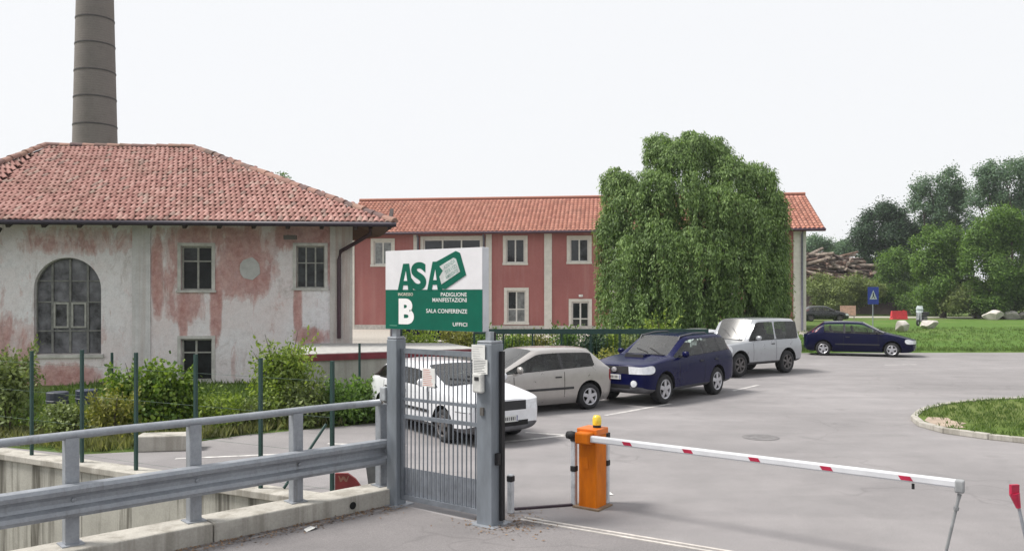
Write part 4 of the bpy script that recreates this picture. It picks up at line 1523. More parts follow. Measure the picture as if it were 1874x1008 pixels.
    for side in (1, -1):                                       # rubber strip under the side windows, bumper joints
        m = MB()
        for k_ in range(14):
            xa = xn - (sp['dcowl'] + 0.15) - (sp['drr'] - sp['dcowl'] - 0.2) * k_ / 14
            xb = xn - (sp['dcowl'] + 0.15) - (sp['drr'] - sp['dcowl'] - 0.2) * (k_ + 1) / 14
            def zb(x):
                t_ = max(0, min(1, (xn - x - sp['dcowl']) / (sp['dtg'] - sp['dcowl'])))
                return sp['belt'] + (sp.get('beltr', sp['belt']) - sp['belt']) * t_ - 0.004
            m.beam((xa, side * (sy(xa, zb(xa), side) + 0.001), zb(xa)), (xb, side * (sy(xb, zb(xb), side) + 0.001), zb(xb)), 0.012, 0.018)
        m.build('window_moulding', PLAST, root, world=False)
        m = MB()
        for k_ in range(5):
            xa, xb = xn - 0.06 - k_ * 0.07, xn - 0.06 - (k_ + 1) * 0.07
            z_ = sp['zbump'] - 0.01
            m.beam((xa, side * (sy(xa, z_, side)), z_), (xb, side * (sy(xb, z_, side)), z_), 0.006, 0.01)
        m.build('bumper_joint', LINER, root, world=False)
    # cabin seen through the glass: dashboard, steering wheel, seats
    fl = sp['clear'] + 0.12
    dash = MB(); dash.box((xc - 0.28, 0, sp['belt'] - 0.1), (0.36, hw * 1.7, 0.16)); dash.build('dashboard', CABIN, root, world=False, bevel=0.05)
    cf = MB(); cf.box((xc - 1.2, 0, fl + 0.05), (2.2, hw * 1.6, 0.1)); cf.build('cabin_floor', CABIN, root, world=False)
    sw_ = MB()
    cxw = Vector((xc - 0.55, 0.36, sp['belt'] - 0.02))
    sw_.tube([cxw + Vector((-0.06 * math.sin(t), 0.18 * math.cos(t), 0.17 * math.sin(t))) for t in [2 * math.pi * i / 16 for i in range(17)]], 0.016, 6)
    sw_.build('steering_wheel', CABIN, root, world=False)
    top = min(sp['H'] - 0.3, sp['belt'] + 0.12)
    for (xs_, ys_, wd) in ((xc - 1.05, 0.38, 0.5), (xc - 1.05, -0.38, 0.5), (xc - 1.9, 0.0, 1.25)):
        s_ = MB(); s_.box((xs_ + 0.22, ys_, fl + 0.25), (0.5, wd, 0.2)); s_.beam((xs_, ys_, fl + 0.28), (xs_ - 0.14, ys_, top), wd, 0.13, up=(1, 0, 0))
        seat_ = s_.build('seat', SEATM, root, world=False, bevel=0.04)
        for hy in ((0.0,) if wd < 1 else (0.36, -0.36)):
            h_ = MB(); h_.box((xs_ - 0.16, ys_ + hy, top + 0.1), (0.09, 0.26, 0.17)); h_.build('headrest', SEATM, seat_, world=False, bevel=0.03)
    if extras: extras(root, sp, xn, hw)
    return root
def place_car(root, near_front, near_rear, track):
    f, r = Vector(near_front[:2]), Vector(near_rear[:2])
    h = (f - r).normalized()
    n = Vector((-h.y, h.x))
    mid = (f + r) / 2
    if n.dot(mid) < 0: n = -n
    c = mid + n * track / 2
    root.location = (c.x, c.y, 0)
    root.rotation_euler = (0, 0, math.atan2(h.y, h.x))

WHITE_P = paint('white_car_paint', (0.72, 0.73, 0.76), 0.3, 0.0)
SILVER_P = paint('silver_car_paint', (0.38, 0.36, 0.345), 0.3, 0.45)
NAVY_P = paint('navy_car_paint', (0.002, 0.0035, 0.042), 0.2, 0.0, spec=0.16, coat=0.0, dust=0.003)
PEARL_P = paint('pearl_silver_paint', (0.36, 0.375, 0.4), 0.3, 0.3)
DARKBLUE_P = paint('dark_blue_paint', (0.002, 0.003, 0.028), 0.2, 0.0, spec=0.18, coat=0.0, dust=0.004)
BLACK_P = paint('black_car_paint', (0.008, 0.01, 0.012), 0.25, 0.1, coat=0.5)

# navy off-roader with a bonnet scoop
def suv_extras(root, sp, xn, hw):
    m = MB()
    for dx, w, h in ((0.0, 0.5, 0.05), ):
        z = sp['sz'](xn - sp['dcowl'] + 0.4, 0) - 0.005
        xx = xn - sp['dcowl'] + 0.22
        m.quad((xx + 0.34, -0.27, z - 0.03), (xx + 0.34, 0.27, z - 0.03), (xx + 0.30, 0.26, z + 0.055), (xx + 0.30, -0.26, z + 0.055), mi=1)
        m.quad((xx + 0.30, -0.26, z + 0.055), (xx + 0.30, 0.26, z + 0.055), (xx - 0.05, 0.24, z + 0.045), (xx - 0.05, -0.24, z + 0.045))
        m.quad((xx + 0.34, -0.27, z - 0.03), (xx + 0.30, -0.26, z + 0.055), (xx - 0.05, -0.24, z + 0.045), (xx - 0.05, -0.24, z - 0.03))
        m.quad((xx + 0.34, 0.27, z - 0.03), (xx - 0.05, 0.24, z - 0.03), (xx - 0.05, 0.24, z + 0.045), (xx + 0.30, 0.26, z + 0.055))
    m.build('bonnet_scoop', [NAVY_P, LINER], root, world=False)
    for side in (1, -1):
        m = MB()
        y = side * hw * 0.64
        rz_ = lambda x: sp['sz'](x, y)
        m.tube([(0.2, y, rz_(0.2) - 0.01), (0.12, y, rz_(0.12) + 0.04), (-0.5, y, rz_(-0.5) + 0.045), (-1.1, y, rz_(-1.1) + 0.04), (-1.2, y, rz_(-1.2) - 0.01)], 0.018, 6)
        m.build('roof_rail', GREYPL, root, world=False)
        m = MB()
        m.lathe([(0.0, -0.03), (0.075, -0.03), (0.08, 0.02), (0.0, 0.03)], (0, 0, 0), 12)
        fx = sp['sx'](side * hw * 0.6, 0.52)
        m.v = [(fx + v[2], side * hw * 0.6 + v[0], 0.52 + v[1]) for v in m.v]
        m.build('fog_lamp', LAMP, root, world=False)
    m = MB()
    m.lathe([(0.0, 0.02), (0.055, 0.015), (0.06, -0.03)], (0, 0, 0), 12)
    fx = sp['sx'](0.0, 0.83)
    m.v = [(fx + 0.012 + v[2] * 0.5, v[0] * 1.3, 0.83 + v[1]) for v in m.v]
    m.build('front_badge', ALLOY, root, world=False)
SUV = dict(L=4.25, W=1.74, H=1.57, wb=2.49, fo=0.80, wr=0.355, tw=0.23, clear=0.24, zbon0=0.93, zcowl=1.10, dcowl=1.28, dws=1.98, pillars=[2.62, 3.42], drr=3.92, dtg=4.13, ztg=1.12,
           belt=1.06, beltr=1.16, zbump=0.74, doors=(2.45, 3.2), seams=(1.42, 2.62, 3.3), zplate=0.66, bumper='body', low_top=1, quarter=False, wt=0.76, flare=0.012, tail='high', zplater=0.9, nose=0.82, mirror=NAVY_P)
suv = make_car('off_road_car', SUV, NAVY_P, GREYPL, ALLOY, suv_extras)
tag(suv, 'navy blue off-road car with bonnet scoop, parked beside the silver hatchback', 'car', 'cars in the car park')
place_car(suv, (3.54, 19.35), (5.22, 21.19), 1.5)

# silver three-door hatchback
HATCH = dict(L=4.03, W=1.74, H=1.39, wb=2.54, fo=0.82, wr=0.295, clear=0.17, zbon0=0.72, zcowl=0.92, dcowl=1.18, dws=2.02, pillars=[2.62], drr=3.5, dtg=3.9, ztg=0.99,
             belt=0.90, beltr=1.0, zbump=0.56, doors=(2.5,), seams=(1.36, 2.66), zplate=0.42, low_top=0, wt=0.72, strip=0.52, quarter=False, tail='low')
hatch = make_car('hatchback', HATCH, SILVER_P, SILVER_P, ALLOY)
tag(hatch, 'silver three-door hatchback parked behind the white car at the gate', 'car', 'cars in the car park')
place_car(hatch, (-0.48, 17.2), (1.68, 18.5), 1.45)

# white car behind the gate
WCAR = dict(L=3.82, W=1.62, H=1.31, wb=2.35, fo=0.84, wr=0.29, clear=0.17, zbon0=0.78, zcowl=0.95, dcowl=1.12, dws=1.82, pillars=[2.35, 3.02], drr=3.35, dtg=3.72, ztg=0.98,
            belt=0.93, beltr=0.97, zbump=0.60, doors=(2.25, 2.95), seams=(1.3, 2.4, 3.1), zplate=0.46, low_top=1, wt=0.76, tail='low', bumper='body', strip=0.5)
wcar = make_car('white_car', WCAR, WHITE_P, GREYPL, STEELRIM)
tag(wcar, 'white car seen through the bars of the gate', 'car', 'cars in the car park')
place_car(wcar, (-1.14, 14.38), (-2.49, 16.3), 1.38)

# pearl silver short off-roader
def jeep_extras(root, sp, xn, hw):
    m = MB()
    m.lathe([(0.0, 0.1), (0.3, 0.1), (0.36, 0.02), (0.36, -0.1), (0.0, -0.1)], (0, 0, 0), 20)
    m.v = [(xn - sp['L'] - 0.16 - v[2], 0.1 + v[0], 0.95 + v[1]) for v in m.v]
    m.build('spare_wheel', TYRE, root, world=False, smooth=True)
JEEP = dict(L=4.0, W=1.72, H=1.80, wb=2.42, fo=0.72, wr=0.375, tw=0.24, clear=0.32, zbon0=1.0, zcowl=1.12, dcowl=1.24, dws=1.63, pillars=[2.5], drr=3.72, dtg=3.90, ztg=1.12,
            belt=1.12, beltr=1.14, zbump=0.72, doors=(2.35,), seams=(1.36, 2.52), zplate=0.62, low_top=1, wt=0.80, quarter=False, flare=0.02, archgap=0.075, bumper='body', tail='low', nose=0.86, dark_pillar=False)
jeep = make_car('off_road_car', JEEP, PEARL_P, GREYPL, STEELRIM, jeep_extras, 6)
tag(jeep, 'tall pale silver short off-road car parked furthest along the row', 'car', 'cars in the car park')
place_car(jeep, (7.0, 25.5), (8.98, 26.95), 1.46)

# dark blue hatchback beside the lawn
def focus_extras(root, sp, xn, hw):
    for side in (1, -1):
        m = MB()
        sy = sp['sy']
        rows_ = [(0.98, 3.74, 3.9), (1.06, 3.66, 3.82), (1.14, 3.58, 3.73), (1.2, 3.54, 3.67)]
        for (za, a0, a1), (zb_, b0, b1) in zip(rows_[:-1], rows_[1:]):
            pt = lambda d, z: (xn - d, side * (sy(xn - d, z, side) + 0.004), z)
            m.quad(pt(a0, za), pt(a1, za), pt(b1, zb_), pt(b0, zb_))
        m.build('tail_light', TAIL, root, world=False)
FOC_CAR = dict(L=4.15, W=1.72, H=1.43, wb=2.615, fo=0.83, wr=0.30, clear=0.18, zbon0=0.70, zcowl=0.97, dcowl=1.12, dws=1.92, pillars=[2.62], drr=3.42, dtg=3.98, ztg=0.98,
               belt=0.93, beltr=1.0, zbump=0.54, doors=(2.5,), seams=(1.34, 2.66), zplate=0.42, low_top=0, wt=0.72, tail='patch', quarter=False, strip=0.5, mirror=PLAST, bulge=0.1)
foc = make_car('hatchback', FOC_CAR, DARKBLUE_P, DARKBLUE_P, ALLOY, focus_extras)
tag(foc, 'dark blue hatchback standing alone at the edge of the lawn', 'car', 'cars in the car park')
place_car(foc, (15.5, 33.5), (13.1, 34.45), 1.47)

# far cars
blk = make_car('dark_car', FOC_CAR, BLACK_P, BLACK_P, STEELRIM, focus_extras)
tag(blk, 'black car half hidden behind the end of the red building', 'car')
place_car(blk, (30.6, 76.5), (28.0, 76.8), 1.47)
w2 = copy_tree(wcar)
w2.name = 'white_car'
tag(w2, 'white car hidden behind the navy off-road car, only its roof showing', 'car', 'cars in the car park')
w2.location = (6.25, 29.4, 0); w2.rotation_euler = (0, 0, math.radians(228))
far = copy_tree(foc)
tag(far, 'small dark car in the yard behind the gate, below the green sign', 'car')
far.location = (-4.35, 43.5, 0); far.rotation_euler = (0, 0, math.radians(10))
# ---------------------------------------------------------------- guard rail on its concrete kerb
GD = Vector((0.81, -0.586)).normalized()                 # line of the gate and the barrier
RA, RD = Vector((-4.22, 7.85)), Vector((-1.62, 10.27))
rd_ = (RD - RA).normalized()
rn = Vector((rd_.y, -rd_.x))                             # towards the road
if rn.dot(RA) > 0: rn = -rn
KERB = base_empty('concrete_kerb', (RA.x, RA.y, 0), 'weathered concrete kerb carrying the guard rail', 'kerb')
def along(a, t, side=0.0, z=0.0):
    p = a + rd_ * t + rn * side
    return Vector((p.x, p.y, z))
k0, k1 = -7.0, 3.66
for a, b in ((k0, -4.5), (-4.5, -1.6), (-1.6, 1.3), (1.3, k1)):
    q = [along(RA, a + 0.006, 0.22), along(RA, b - 0.006, 0.22), along(RA, b - 0.006, -0.2), along(RA, a + 0.006, -0.2)]
    MB().prism([(p.x, p.y) for p in q], -0.5, 0.2).build('kerb_block', CONCRETE, KERB, bevel=0.015)
mb = MB()
t = 2.98
c = along(RA, t, 0.225, 0.09)
ring_ = []
s3 = Vector((rd_.x, rd_.y, 0))
for rad_, o_ in ((0.045, 0.0), (0.028, 0.004), (0.026, 0.004)):
    ring_.append([c + s3 * rad_ * math.cos(2 * math.pi * i / 14) + Vector((0, 0, 1)) * rad_ * math.sin(2 * math.pi * i / 14) + Vector((rn.x, rn.y, 0)) * o_ for i in range(14)])
mb.quad(*ring_[0])
mb.build('drain_hole', mat('drain_dark', (0.004, 0.004, 0.004), 0.9), KERB)

RAIL = base_empty('guard_rail', (RA.x, RA.y, 0.2), 'galvanised guard rail with round top rail along the kerb', 'guard rail')
sp_ = (RD - RA).length / 3
for k in range(-4, 4):
    t = k * sp_
    mb = MB()
    p = along(RA, t, -0.02, 0)
    # open U section post
    ax = (Vector((rd_.x, rd_.y, 0)), Vector((rn.x, rn.y, 0)), Vector((0, 0, 1)))
    mb.box(p + Vector((0, 0, 0.71)) + ax[1] * 0.055, (0.12, 0.012, 1.02), axes=ax)
    mb.box(p + Vector((0, 0, 0.71)) + ax[0] * 0.056, (0.012, 0.1, 1.016), axes=ax)
    mb.box(p + Vector((0, 0, 0.71)) - ax[0] * 0.056, (0.012, 0.1, 1.014), axes=ax)
    mb.box(p + Vector((0, 0, 0.205)), (0.2, 0.2, 0.014), axes=ax)
    mb.build('post', GALV, RAIL)
prof = [(-0.155, 0.03), (-0.15, 0.07), (-0.115, 0.085), (-0.075, 0.08), (-0.05, 0.012), (-0.02, 0.0), (0.02, 0.0), (0.05, 0.012), (0.068, 0.078), (0.11, 0.088), (0.145, 0.072), (0.156, 0.0)]
for a, b in ((-5.2, -1.15), (-1.2, 2.2), (2.12, 3.55)):
    mb = MB()
    lift = 0.004 if a == -1.2 else 0.0
    for i in range(len(prof) - 1):
        (z0, o0), (z1, o1) = prof[i], prof[i + 1]
        for th in (0.0, -0.006):
            mb.quad(along(RA, a, 0.06 + o0 + th + lift, 0.64 + z0), along(RA, b, 0.06 + o0 + th + lift, 0.64 + z0), along(RA, b, 0.06 + o1 + th + lift, 0.64 + z1), along(RA, a, 0.06 + o1 + th + lift, 0.64 + z1))
    mb.build('rail_beam', GALV, RAIL)
mb = MB()
mb.tube([along(RA, t, 0.0, 1.245 + 0.004 * math.sin(t * 3)) for t in [-5.2 + i * 0.512 for i in range(18)]], 0.042, 10)
mb.build('top_rail', GALV, RAIL, smooth=True)
for k in range(-4, 4):
    mb = MB()
    mb.lathe([(0.0, 0.02), (0.02, 0.016), (0.024, 0.0)], (0, 0, 0), 8)
    p = along(RA, k * sp_, 0.064, 0.64)
    mb.v = [tuple(p + Vector((rn.x, rn.y, 0)) * v[2] + Vector((rd_.x, rd_.y, 0)) * v[0] + Vector((0, 0, v[1]))) for v in mb.v]
    mb.build('bolt', GALV, RAIL)

# older, darker road surface outside the gate
kf = [along(RA, 3.6, 0.225), along(RA, -7.0, 0.225)]
sheet('road', [(kf[0].x, kf[0].y), (-0.3, 9.2), (0.1, 9.42), (12.0, 2.14), (26.5, -7.0), (-13.5, -7.5), (kf[1].x, kf[1].y)], 0.004, OLD_ASPHALT)
# ---------------------------------------------------------------- gate posts, gate, sign
LP, RP = Vector((-1.43, 10.13)), Vector((-0.25, 9.27))
gd = (RP - LP).normalized()
gn = Vector((gd.y, -gd.x))
if gn.dot(LP) > 0: gn = -gn
G3, N3, Z3 = Vector((gd.x, gd.y, 0)), Vector((gn.x, gn.y, 0)), Vector((0, 0, 1))
AX = (G3, -N3, Z3)
def gp(u, out=0.0, z=0.0):
    p = LP + gd * u + gn * out
    return Vector((p.x, p.y, z))
GU = (RP - LP).length
def gate_post(u, w, label):
    r = base_empty('gate_post', gp(u), label, 'gate post', 'gate posts')
    mb = MB(); mb.box(gp(u, 0, 1.02), (w, w, 2.04), axes=AX); mb.build('column', POST_GREY, r, bevel=0.012)
    mb = MB(); mb.box(gp(u, 0, 2.055), (w - 0.01, w - 0.01, 0.03), axes=AX); mb.build('cap', GALV, r, bevel=0.01)
    mb = MB(); mb.box(gp(u, 0, 0.006), (w + 0.14, w + 0.14, 0.012), axes=AX); mb.build('base_plate', GALV, r)
    return r
lp = gate_post(0.0, 0.17, 'slim grey steel gate post beside the end of the guard rail')
rp = gate_post(GU, 0.22, 'thick grey steel gate post with notices and black rubber strip')
mb = MB(); mb.box(gp(GU + 0.135, -0.05, 1.0), (0.035, 0.06, 1.9), axes=AX); mb.build('rubber_strip', BLACK, rp)
mb = MB(); mb.box(gp(GU + 0.135, 0.03, 0.75), (0.05, 0.05, 0.13), axes=AX); mb.build('gate_stop', BLACK, rp)
mb = MB(); mb.box(gp(GU - 0.02, 0.118, 1.28), (0.05, 0.02, 0.09), axes=AX); mb.build('lock', mat('lock_metal', (0.16, 0.15, 0.14), 0.4, metal=0.6), rp)
mb = MB(); mb.tube([gp(GU + 0.02, -0.05, 2.07), gp(GU + 0.02, -0.05, 2.16)], 0.025, 8); mb.build('camera_stem', BLACK, rp)

ib = base_empty('intercom_box', gp(GU - 0.06, 0.115, 1.5), 'small white intercom box on the thick gate post', 'intercom')
mb = MB(); mb.box(gp(GU - 0.05, 0.145, 1.6), (0.14, 0.07, 0.22), axes=AX); mb.build('case', mat('white_plastic', (0.58, 0.58, 0.56), 0.5), ib, bevel=0.02)
mb = MB(); mb.box(gp(GU - 0.05, 0.182, 1.65), (0.06, 0.006, 0.04), axes=AX); mb.build('speaker_grille', BLACK, ib)
jb = base_empty('junction_box', gp(-0.1, 0.0, 1.28), 'small grey junction box on the slim gate post', 'junction box')
mb = MB(); mb.box(gp(-0.135, 0.06, 1.36), (0.095, 0.1, 0.17), axes=AX); mb.build('case', mat('pale_grey_box', (0.36, 0.38, 0.4), 0.5), jb, bevel=0.012)
PAPER = mat('white_paper', (0.66, 0.66, 0.64), 0.7, var=0.06, scale=10)
INK = mat('grey_print', (0.12, 0.12, 0.13), 0.7)
REDINK = mat('red_print', (0.6, 0.22, 0.18), 0.7)
def notice(u, z, w, h, out, label, ink, rows, title=False):
    r = base_empty('notice', gp(u, out, z - h / 2), label, 'notice')
    mb = MB(); mb.box(gp(u, out, z), (w, 0.006, h), axes=AX); mb.build('sheet', PAPER, r)
    mb = MB()
    rr_ = random.Random(int(z * 100))
    for i in range(rows):
        zz_ = z + h / 2 - h * (i + 0.9) / (rows + 0.6)
        ww = w * rr_.uniform(0.45, 0.82)
        mb.box(gp(u - (w * 0.84 - ww) / 2, out + 0.0034, zz_), (ww, 0.001, h / (rows * 3.4)), axes=AX)
    mb.build('print_lines', ink, r)
    return r
notice(GU - 0.07, 1.94, 0.19, 0.17, 0.122, 'upper white paper notice taped to the thick gate post', mat('faint_print', (0.5, 0.5, 0.5), 0.7), 6)
notice(GU - 0.045, 1.78, 0.21, 0.16, 0.122, 'lower white paper notice with grey text on the thick gate post', INK, 8)

GATE = base_empty('pedestrian_gate', gp(0.1, 0, 0.08), 'grey steel barred pedestrian gate between the two posts', 'gate')
g0, g1 = 0.115, GU - 0.14
BARM = mat('gate_bar_steel', (0.2, 0.22, 0.25), 0.45, metal=0.4)
for u in (g0, g1):
    mb = MB(); mb.box(gp(u, 0, 1.0), (0.045, 0.04, 1.84), axes=AX); mb.build('stile', BARM, GATE)
for z, h in ((1.9, 0.06), (1.31, 0.035), (1.1, 0.045), (0.11, 0.06)):
    mb = MB(); mb.box(gp((g0 + g1) / 2, 0, z), (g1 - g0 - 0.046, 0.036, h), axes=AX); mb.build('rail', BARM, GATE)
nb = 17
bar_me = None
for i in range(nb):
    u = g0 + (g1 - g0) * (i + 1) / (nb + 1)
    if bar_me is None:
        mb = MB(); mb.tube([(0, 0, 0.14), (0, 0, 1.87)], 0.0085, 8)
        o = mb.build('bar', BARM, GATE, world=False); bar_me = o.data
    else:
        o = bpy.data.objects.new('bar', bar_me); COL.objects.link(o); o.parent = GATE
    q = gp(u, 0, 0) - origin(GATE)
    o.location = (q.x, q.y, -origin(GATE).z)
mb = MB(); mb.box(gp((g0 + g1) / 2, -0.022, 0.3), (g1 - g0 - 0.05, 0.004, 0.34), axes=AX); mb.build('kick_plate', mat('galvanised_sheet', (0.42, 0.45, 0.5), 0.4, metal=0.5), GATE)
notice(0.56, 1.6, 0.2, 0.22, 0.03, 'pinkish white notice with red print on the gate bars', REDINK, 9)

# sign box
SIGN = base_empty('entrance_sign', gp(0.63, 0, 2.07), 'white and green entrance sign box above the gate with letters ASA and B', 'sign')
su0, su1, sz0, sz1, st_ = -0.125, 1.405, 2.165, 3.125, 0.115
SW = mat('sign_white', (0.68, 0.67, 0.70), 0.35, var=0.03)
SG = mat('sign_green', (0.002, 0.105, 0.068), 0.5, var=0.06, spec=0.2)
SIDE = mat('sign_side_metal', (0.55, 0.56, 0.6), 0.35, metal=0.2, var=0.05)
mb = MB(); mb.box(gp((su0 + su1) / 2, 0, (sz0 + sz1) / 2), (su1 - su0, st_, sz1 - sz0), axes=AX); mb.build('box', SIDE, SIGN, bevel=0.008)
zm = sz0 + (sz1 - sz0) * 0.50
fo_ = st_ / 2 + 0.004
mb = MB(); mb.box(gp((su0 + su1) / 2, fo_, (zm + sz1) / 2), (su1 - su0 - 0.01, 0.006, sz1 - zm - 0.004), axes=AX); mb.build('white_panel', SW, SIGN)
mb = MB(); mb.box(gp((su0 + su1) / 2, fo_, (zm + sz0) / 2), (su1 - su0 - 0.01, 0.006, zm - sz0 - 0.004), axes=AX); mb.build('green_panel', SG, SIGN)
for u in (0.0, GU):
    mb = MB(); mb.box(gp(u, 0, 2.115), (0.07, 0.07, 0.11), axes=AX); mb.build('bracket', GALV, SIGN)
SWd, SHt = su1 - su0, sz1 - sz0
def text_on_sign(s, x0, x1, yb, yt, m, name, tilt=0.0, shear=0.0, bold=0.0, out=0.0):
    "x, y as fractions of the sign face"
    cu = bpy.data.curves.new('t', 'FONT')
    cu.body = s
    cu.offset = bold
    cu.shear = shear
    cu.resolution_u = 8
    ob = bpy.data.objects.new('t', cu)
    COL.objects.link(ob)
    dg = bpy.context.evaluated_depsgraph_get()
    me = bpy.data.meshes.new_from_object(ob.evaluated_get(dg))
    bpy.data.objects.remove(ob)
    xs = [v.co.x for v in me.vertices]; ys = [v.co.y for v in me.vertices]
    a, b, c, d = min(xs), max(xs), min(ys), max(ys)
    W_, H_ = (x1 - x0) * SWd, (yt - yb) * SHt
    mb = MB()
    ct, stt = math.cos(tilt), math.sin(tilt)
    vv = []
    for v in me.vertices:
        x = ((v.co.x - a) / (b - a) - 0.5) * W_
        y = ((v.co.y - c) / (d - c) - 0.5) * H_
        x, y = x * ct - y * stt, x * stt + y * ct
        vv.append(tuple(gp(su0 + (x0 + x1) / 2 * SWd + x, fo_ + 0.0055 + out, sz0 + (yb + yt) / 2 * SHt + y)))
    mb.v = vv
    mb.f = [tuple(p.vertices) for p in me.polygons]
    mb.mi = [0] * len(mb.f)
    bpy.data.meshes.remove(me)
    return mb.build(name, m, SIGN)
def poly_on_sign(pts, m, name, out=0.0, th=0.003):
    mb = MB()
    f = [gp(su0 + x * SWd, fo_ + 0.004 + th + out, sz0 + y * SHt) for x, y in pts]
    bk_ = [gp(su0 + x * SWd, fo_ + 0.003, sz0 + y * SHt) for x, y in pts]
    mb.quad(*f)
    for i in range(len(pts)):
        j = (i + 1) % len(pts)
        mb.quad(f[i], f[j], bk_[j], bk_[i])
    return mb.build(name, m, SIGN)
# letters A S A (heavy, the A's leaning), then the tilted ticket
def letter_A(x0, x1, y0, y1, name='letter'):
    w = x1 - x0
    def X(t): return x0 + w * t
    def Yf(t): return y0 + (y1 - y0) * t
    o = poly_on_sign([(X(0.0), Yf(0)), (X(0.30), Yf(0)), (X(0.36), Yf(0.2)), (X(0.66), Yf(0.2)), (X(0.70), Yf(0)), (X(1.0), Yf(0)), (X(0.74), Yf(1)), (X(0.36), Yf(1))], SG, name)
    poly_on_sign([(X(0.42), Yf(0.36)), (X(0.64), Yf(0.36)), (X(0.55), Yf(0.72))], SW, 'letter_counter', out=0.002, th=0.004)
    return o
letter_A(0.14, 0.305, 0.49, 0.83)
text_on_sign('S', 0.285, 0.445, 0.495, 0.845, SG, 'letter', bold=0.045)
letter_A(0.455, 0.61, 0.49, 0.845)
TK = [(0.52, 0.535), (0.63, 0.46), (0.845, 0.665), (0.775, 0.955), (0.735, 0.975), (0.56, 0.845)]
poly_on_sign([(0.56, 0.53), (0.64, 0.505), (0.845, 0.675), (0.785, 0.94), (0.745, 0.965), (0.545, 0.84)], SG, 'ticket', out=0.003)
poly_on_sign([(0.605, 0.565), (0.79, 0.715), (0.75, 0.87), (0.725, 0.885), (0.585, 0.785), (0.62, 0.73), (0.585, 0.66)], mat('sign_pale_grey', (0.5, 0.52, 0.52), 0.5), 'ticket_field', out=0.006)
PALEG = mat('sign_grey_green', (0.16, 0.27, 0.24), 0.5)
for s, x0, x1, yb, yt in (('AZIENDA', 0.625, 0.745, 0.785, 0.83), ('SERVIZI', 0.64, 0.76, 0.725, 0.77), ('AMBIENTE', 0.64, 0.775, 0.665, 0.71)):
    text_on_sign(s, x0, x1, yb, yt, PALEG, 'ticket_text', tilt=math.radians(26), out=0.008, bold=0.01)
SWT = mat('sign_letter_white', (0.78, 0.77, 0.77), 0.4, var=0.02)
text_on_sign('INGRESSO', 0.145, 0.305, 0.425, 0.462, mat('sign_cream', (0.72, 0.66, 0.56), 0.4), 'small_text', bold=0.006)
text_on_sign('B', 0.15, 0.315, 0.065, 0.39, SWT, 'letter', bold=0.05)
text_on_sign('PADIGLIONE', 0.595, 0.85, 0.418, 0.465, SWT, 'small_text', bold=0.006)
text_on_sign('MANIFESTAZIONI', 0.51, 0.85, 0.35, 0.4, SWT, 'small_text', bold=0.006)
text_on_sign('SALA CONFERENZE', 0.445, 0.855, 0.215, 0.265, SWT, 'small_text', bold=0.006)
text_on_sign('UFFICI', 0.715, 0.855, 0.06, 0.105, SWT, 'small_text', bold=0.006)
mb = MB(); mb.box(gp(su0 + 0.09 * SWd, fo_ + 0.0045, sz0 + 0.045 * SHt), (0.12, 0.003, 0.01), axes=AX); mb.build('maker_mark', mat('sign_mid_green', (0.1, 0.3, 0.22), 0.4), SIGN)

# ---------------------------------------------------------------- barrier
BA = Vector((0.985, 10.02))
BARR = base_empty('barrier', (BA.x, BA.y, 0), 'orange road barrier cabinet with white arm and yellow lamp', 'barrier')
bd = Vector((0.815, -0.58)).normalized()
bn = Vector((bd.y, -bd.x))
if bn.dot(BA) > 0: bn = -bn
BX = (Vector((bd.x, bd.y, 0)), Vector((-bn.x, -bn.y, 0)), Z3)
def bp(u, out=0.0, z=0.0):
    p = BA + bd * u + bn * out
    return Vector((p.x, p.y, z))
ORANGE = mat('orange_paint', (0.58, 0.155, 0.003), 0.55, var=0.14, scale=5, col2=(0.4, 0.095, 0.004), stretch=(1, 1, 0.3), spec=0.2)
mb = MB(); mb.box(bp(0, 0, 0.45), (0.25, 0.25, 0.9), axes=BX); mb.build('cabinet', ORANGE, BARR, bevel=0.014)
mb = MB(); mb.box(bp(0, 0, 0.93), (0.285, 0.285, 0.075), axes=BX); mb.build('lid', mat('orange_lid', (0.6, 0.14, 0.01), 0.4, var=0.1), BARR, bevel=0.012)
mb = MB(); mb.box(bp(0, 0, 0.01), (0.36, 0.36, 0.02), axes=BX); mb.build('base_plate', mat('rusty_plate', (0.2, 0.14, 0.09), 0.8), BARR)
mb = MB(); mb.box(bp(-0.03, 0.128, 0.55), (0.08, 0.006, 0.14), axes=BX); mb.build('access_hatch', ORANGE, BARR)
mb = MB(); mb.lathe([(0.0, 0.967), (0.05, 0.967), (0.05, 1.0), (0.0, 1.0)], bp(0.05, -0.02), 14); lamp = mb.build('lamp', BLACK, BARR)
mb = MB(); mb.lathe([(0.052, 1.0), (0.056, 1.03), (0.055, 1.08), (0.04, 1.115), (0.0, 1.12)], bp(0.05, -0.02), 16); mb.build('lamp_lens', mat('amber_lens', (0.85, 0.62, 0.05), 0.2, coat=0.4), lamp, smooth=True)
ARM_Z = 0.865
ARM_L = 3.96
mb = MB()
u0, u1 = -0.02, ARM_L
def arm_pt(u, out, z): return bp(u, 0.2 + out, z + ARM_Z - 0.004 * u)
sec = [(-0.025, -0.037), (0.025, -0.037), (0.032, -0.022), (0.032, 0.022), (0.025, 0.037), (-0.025, 0.037), (-0.032, 0.022), (-0.032, -0.022)]
for i in range(8):
    (o0, z0), (o1, z1) = sec[i], sec[(i + 1) % 8]
    mb.quad(arm_pt(u0, o0, z0), arm_pt(u1, o0, z0), arm_pt(u1, o1, z1), arm_pt(u0, o1, z1))
mb.quad(*[arm_pt(u0, o, z) for o, z in sec]); mb.quad(*[arm_pt(u1, o, z) for o, z in sec[::-1]])
arm = mb.build('arm', mat('white_arm_paint', (0.6, 0.61, 0.64), 0.4, var=0.05, scale=4), BARR)
REDR = mat('red_reflector', (0.4, 0.012, 0.05), 0.5)
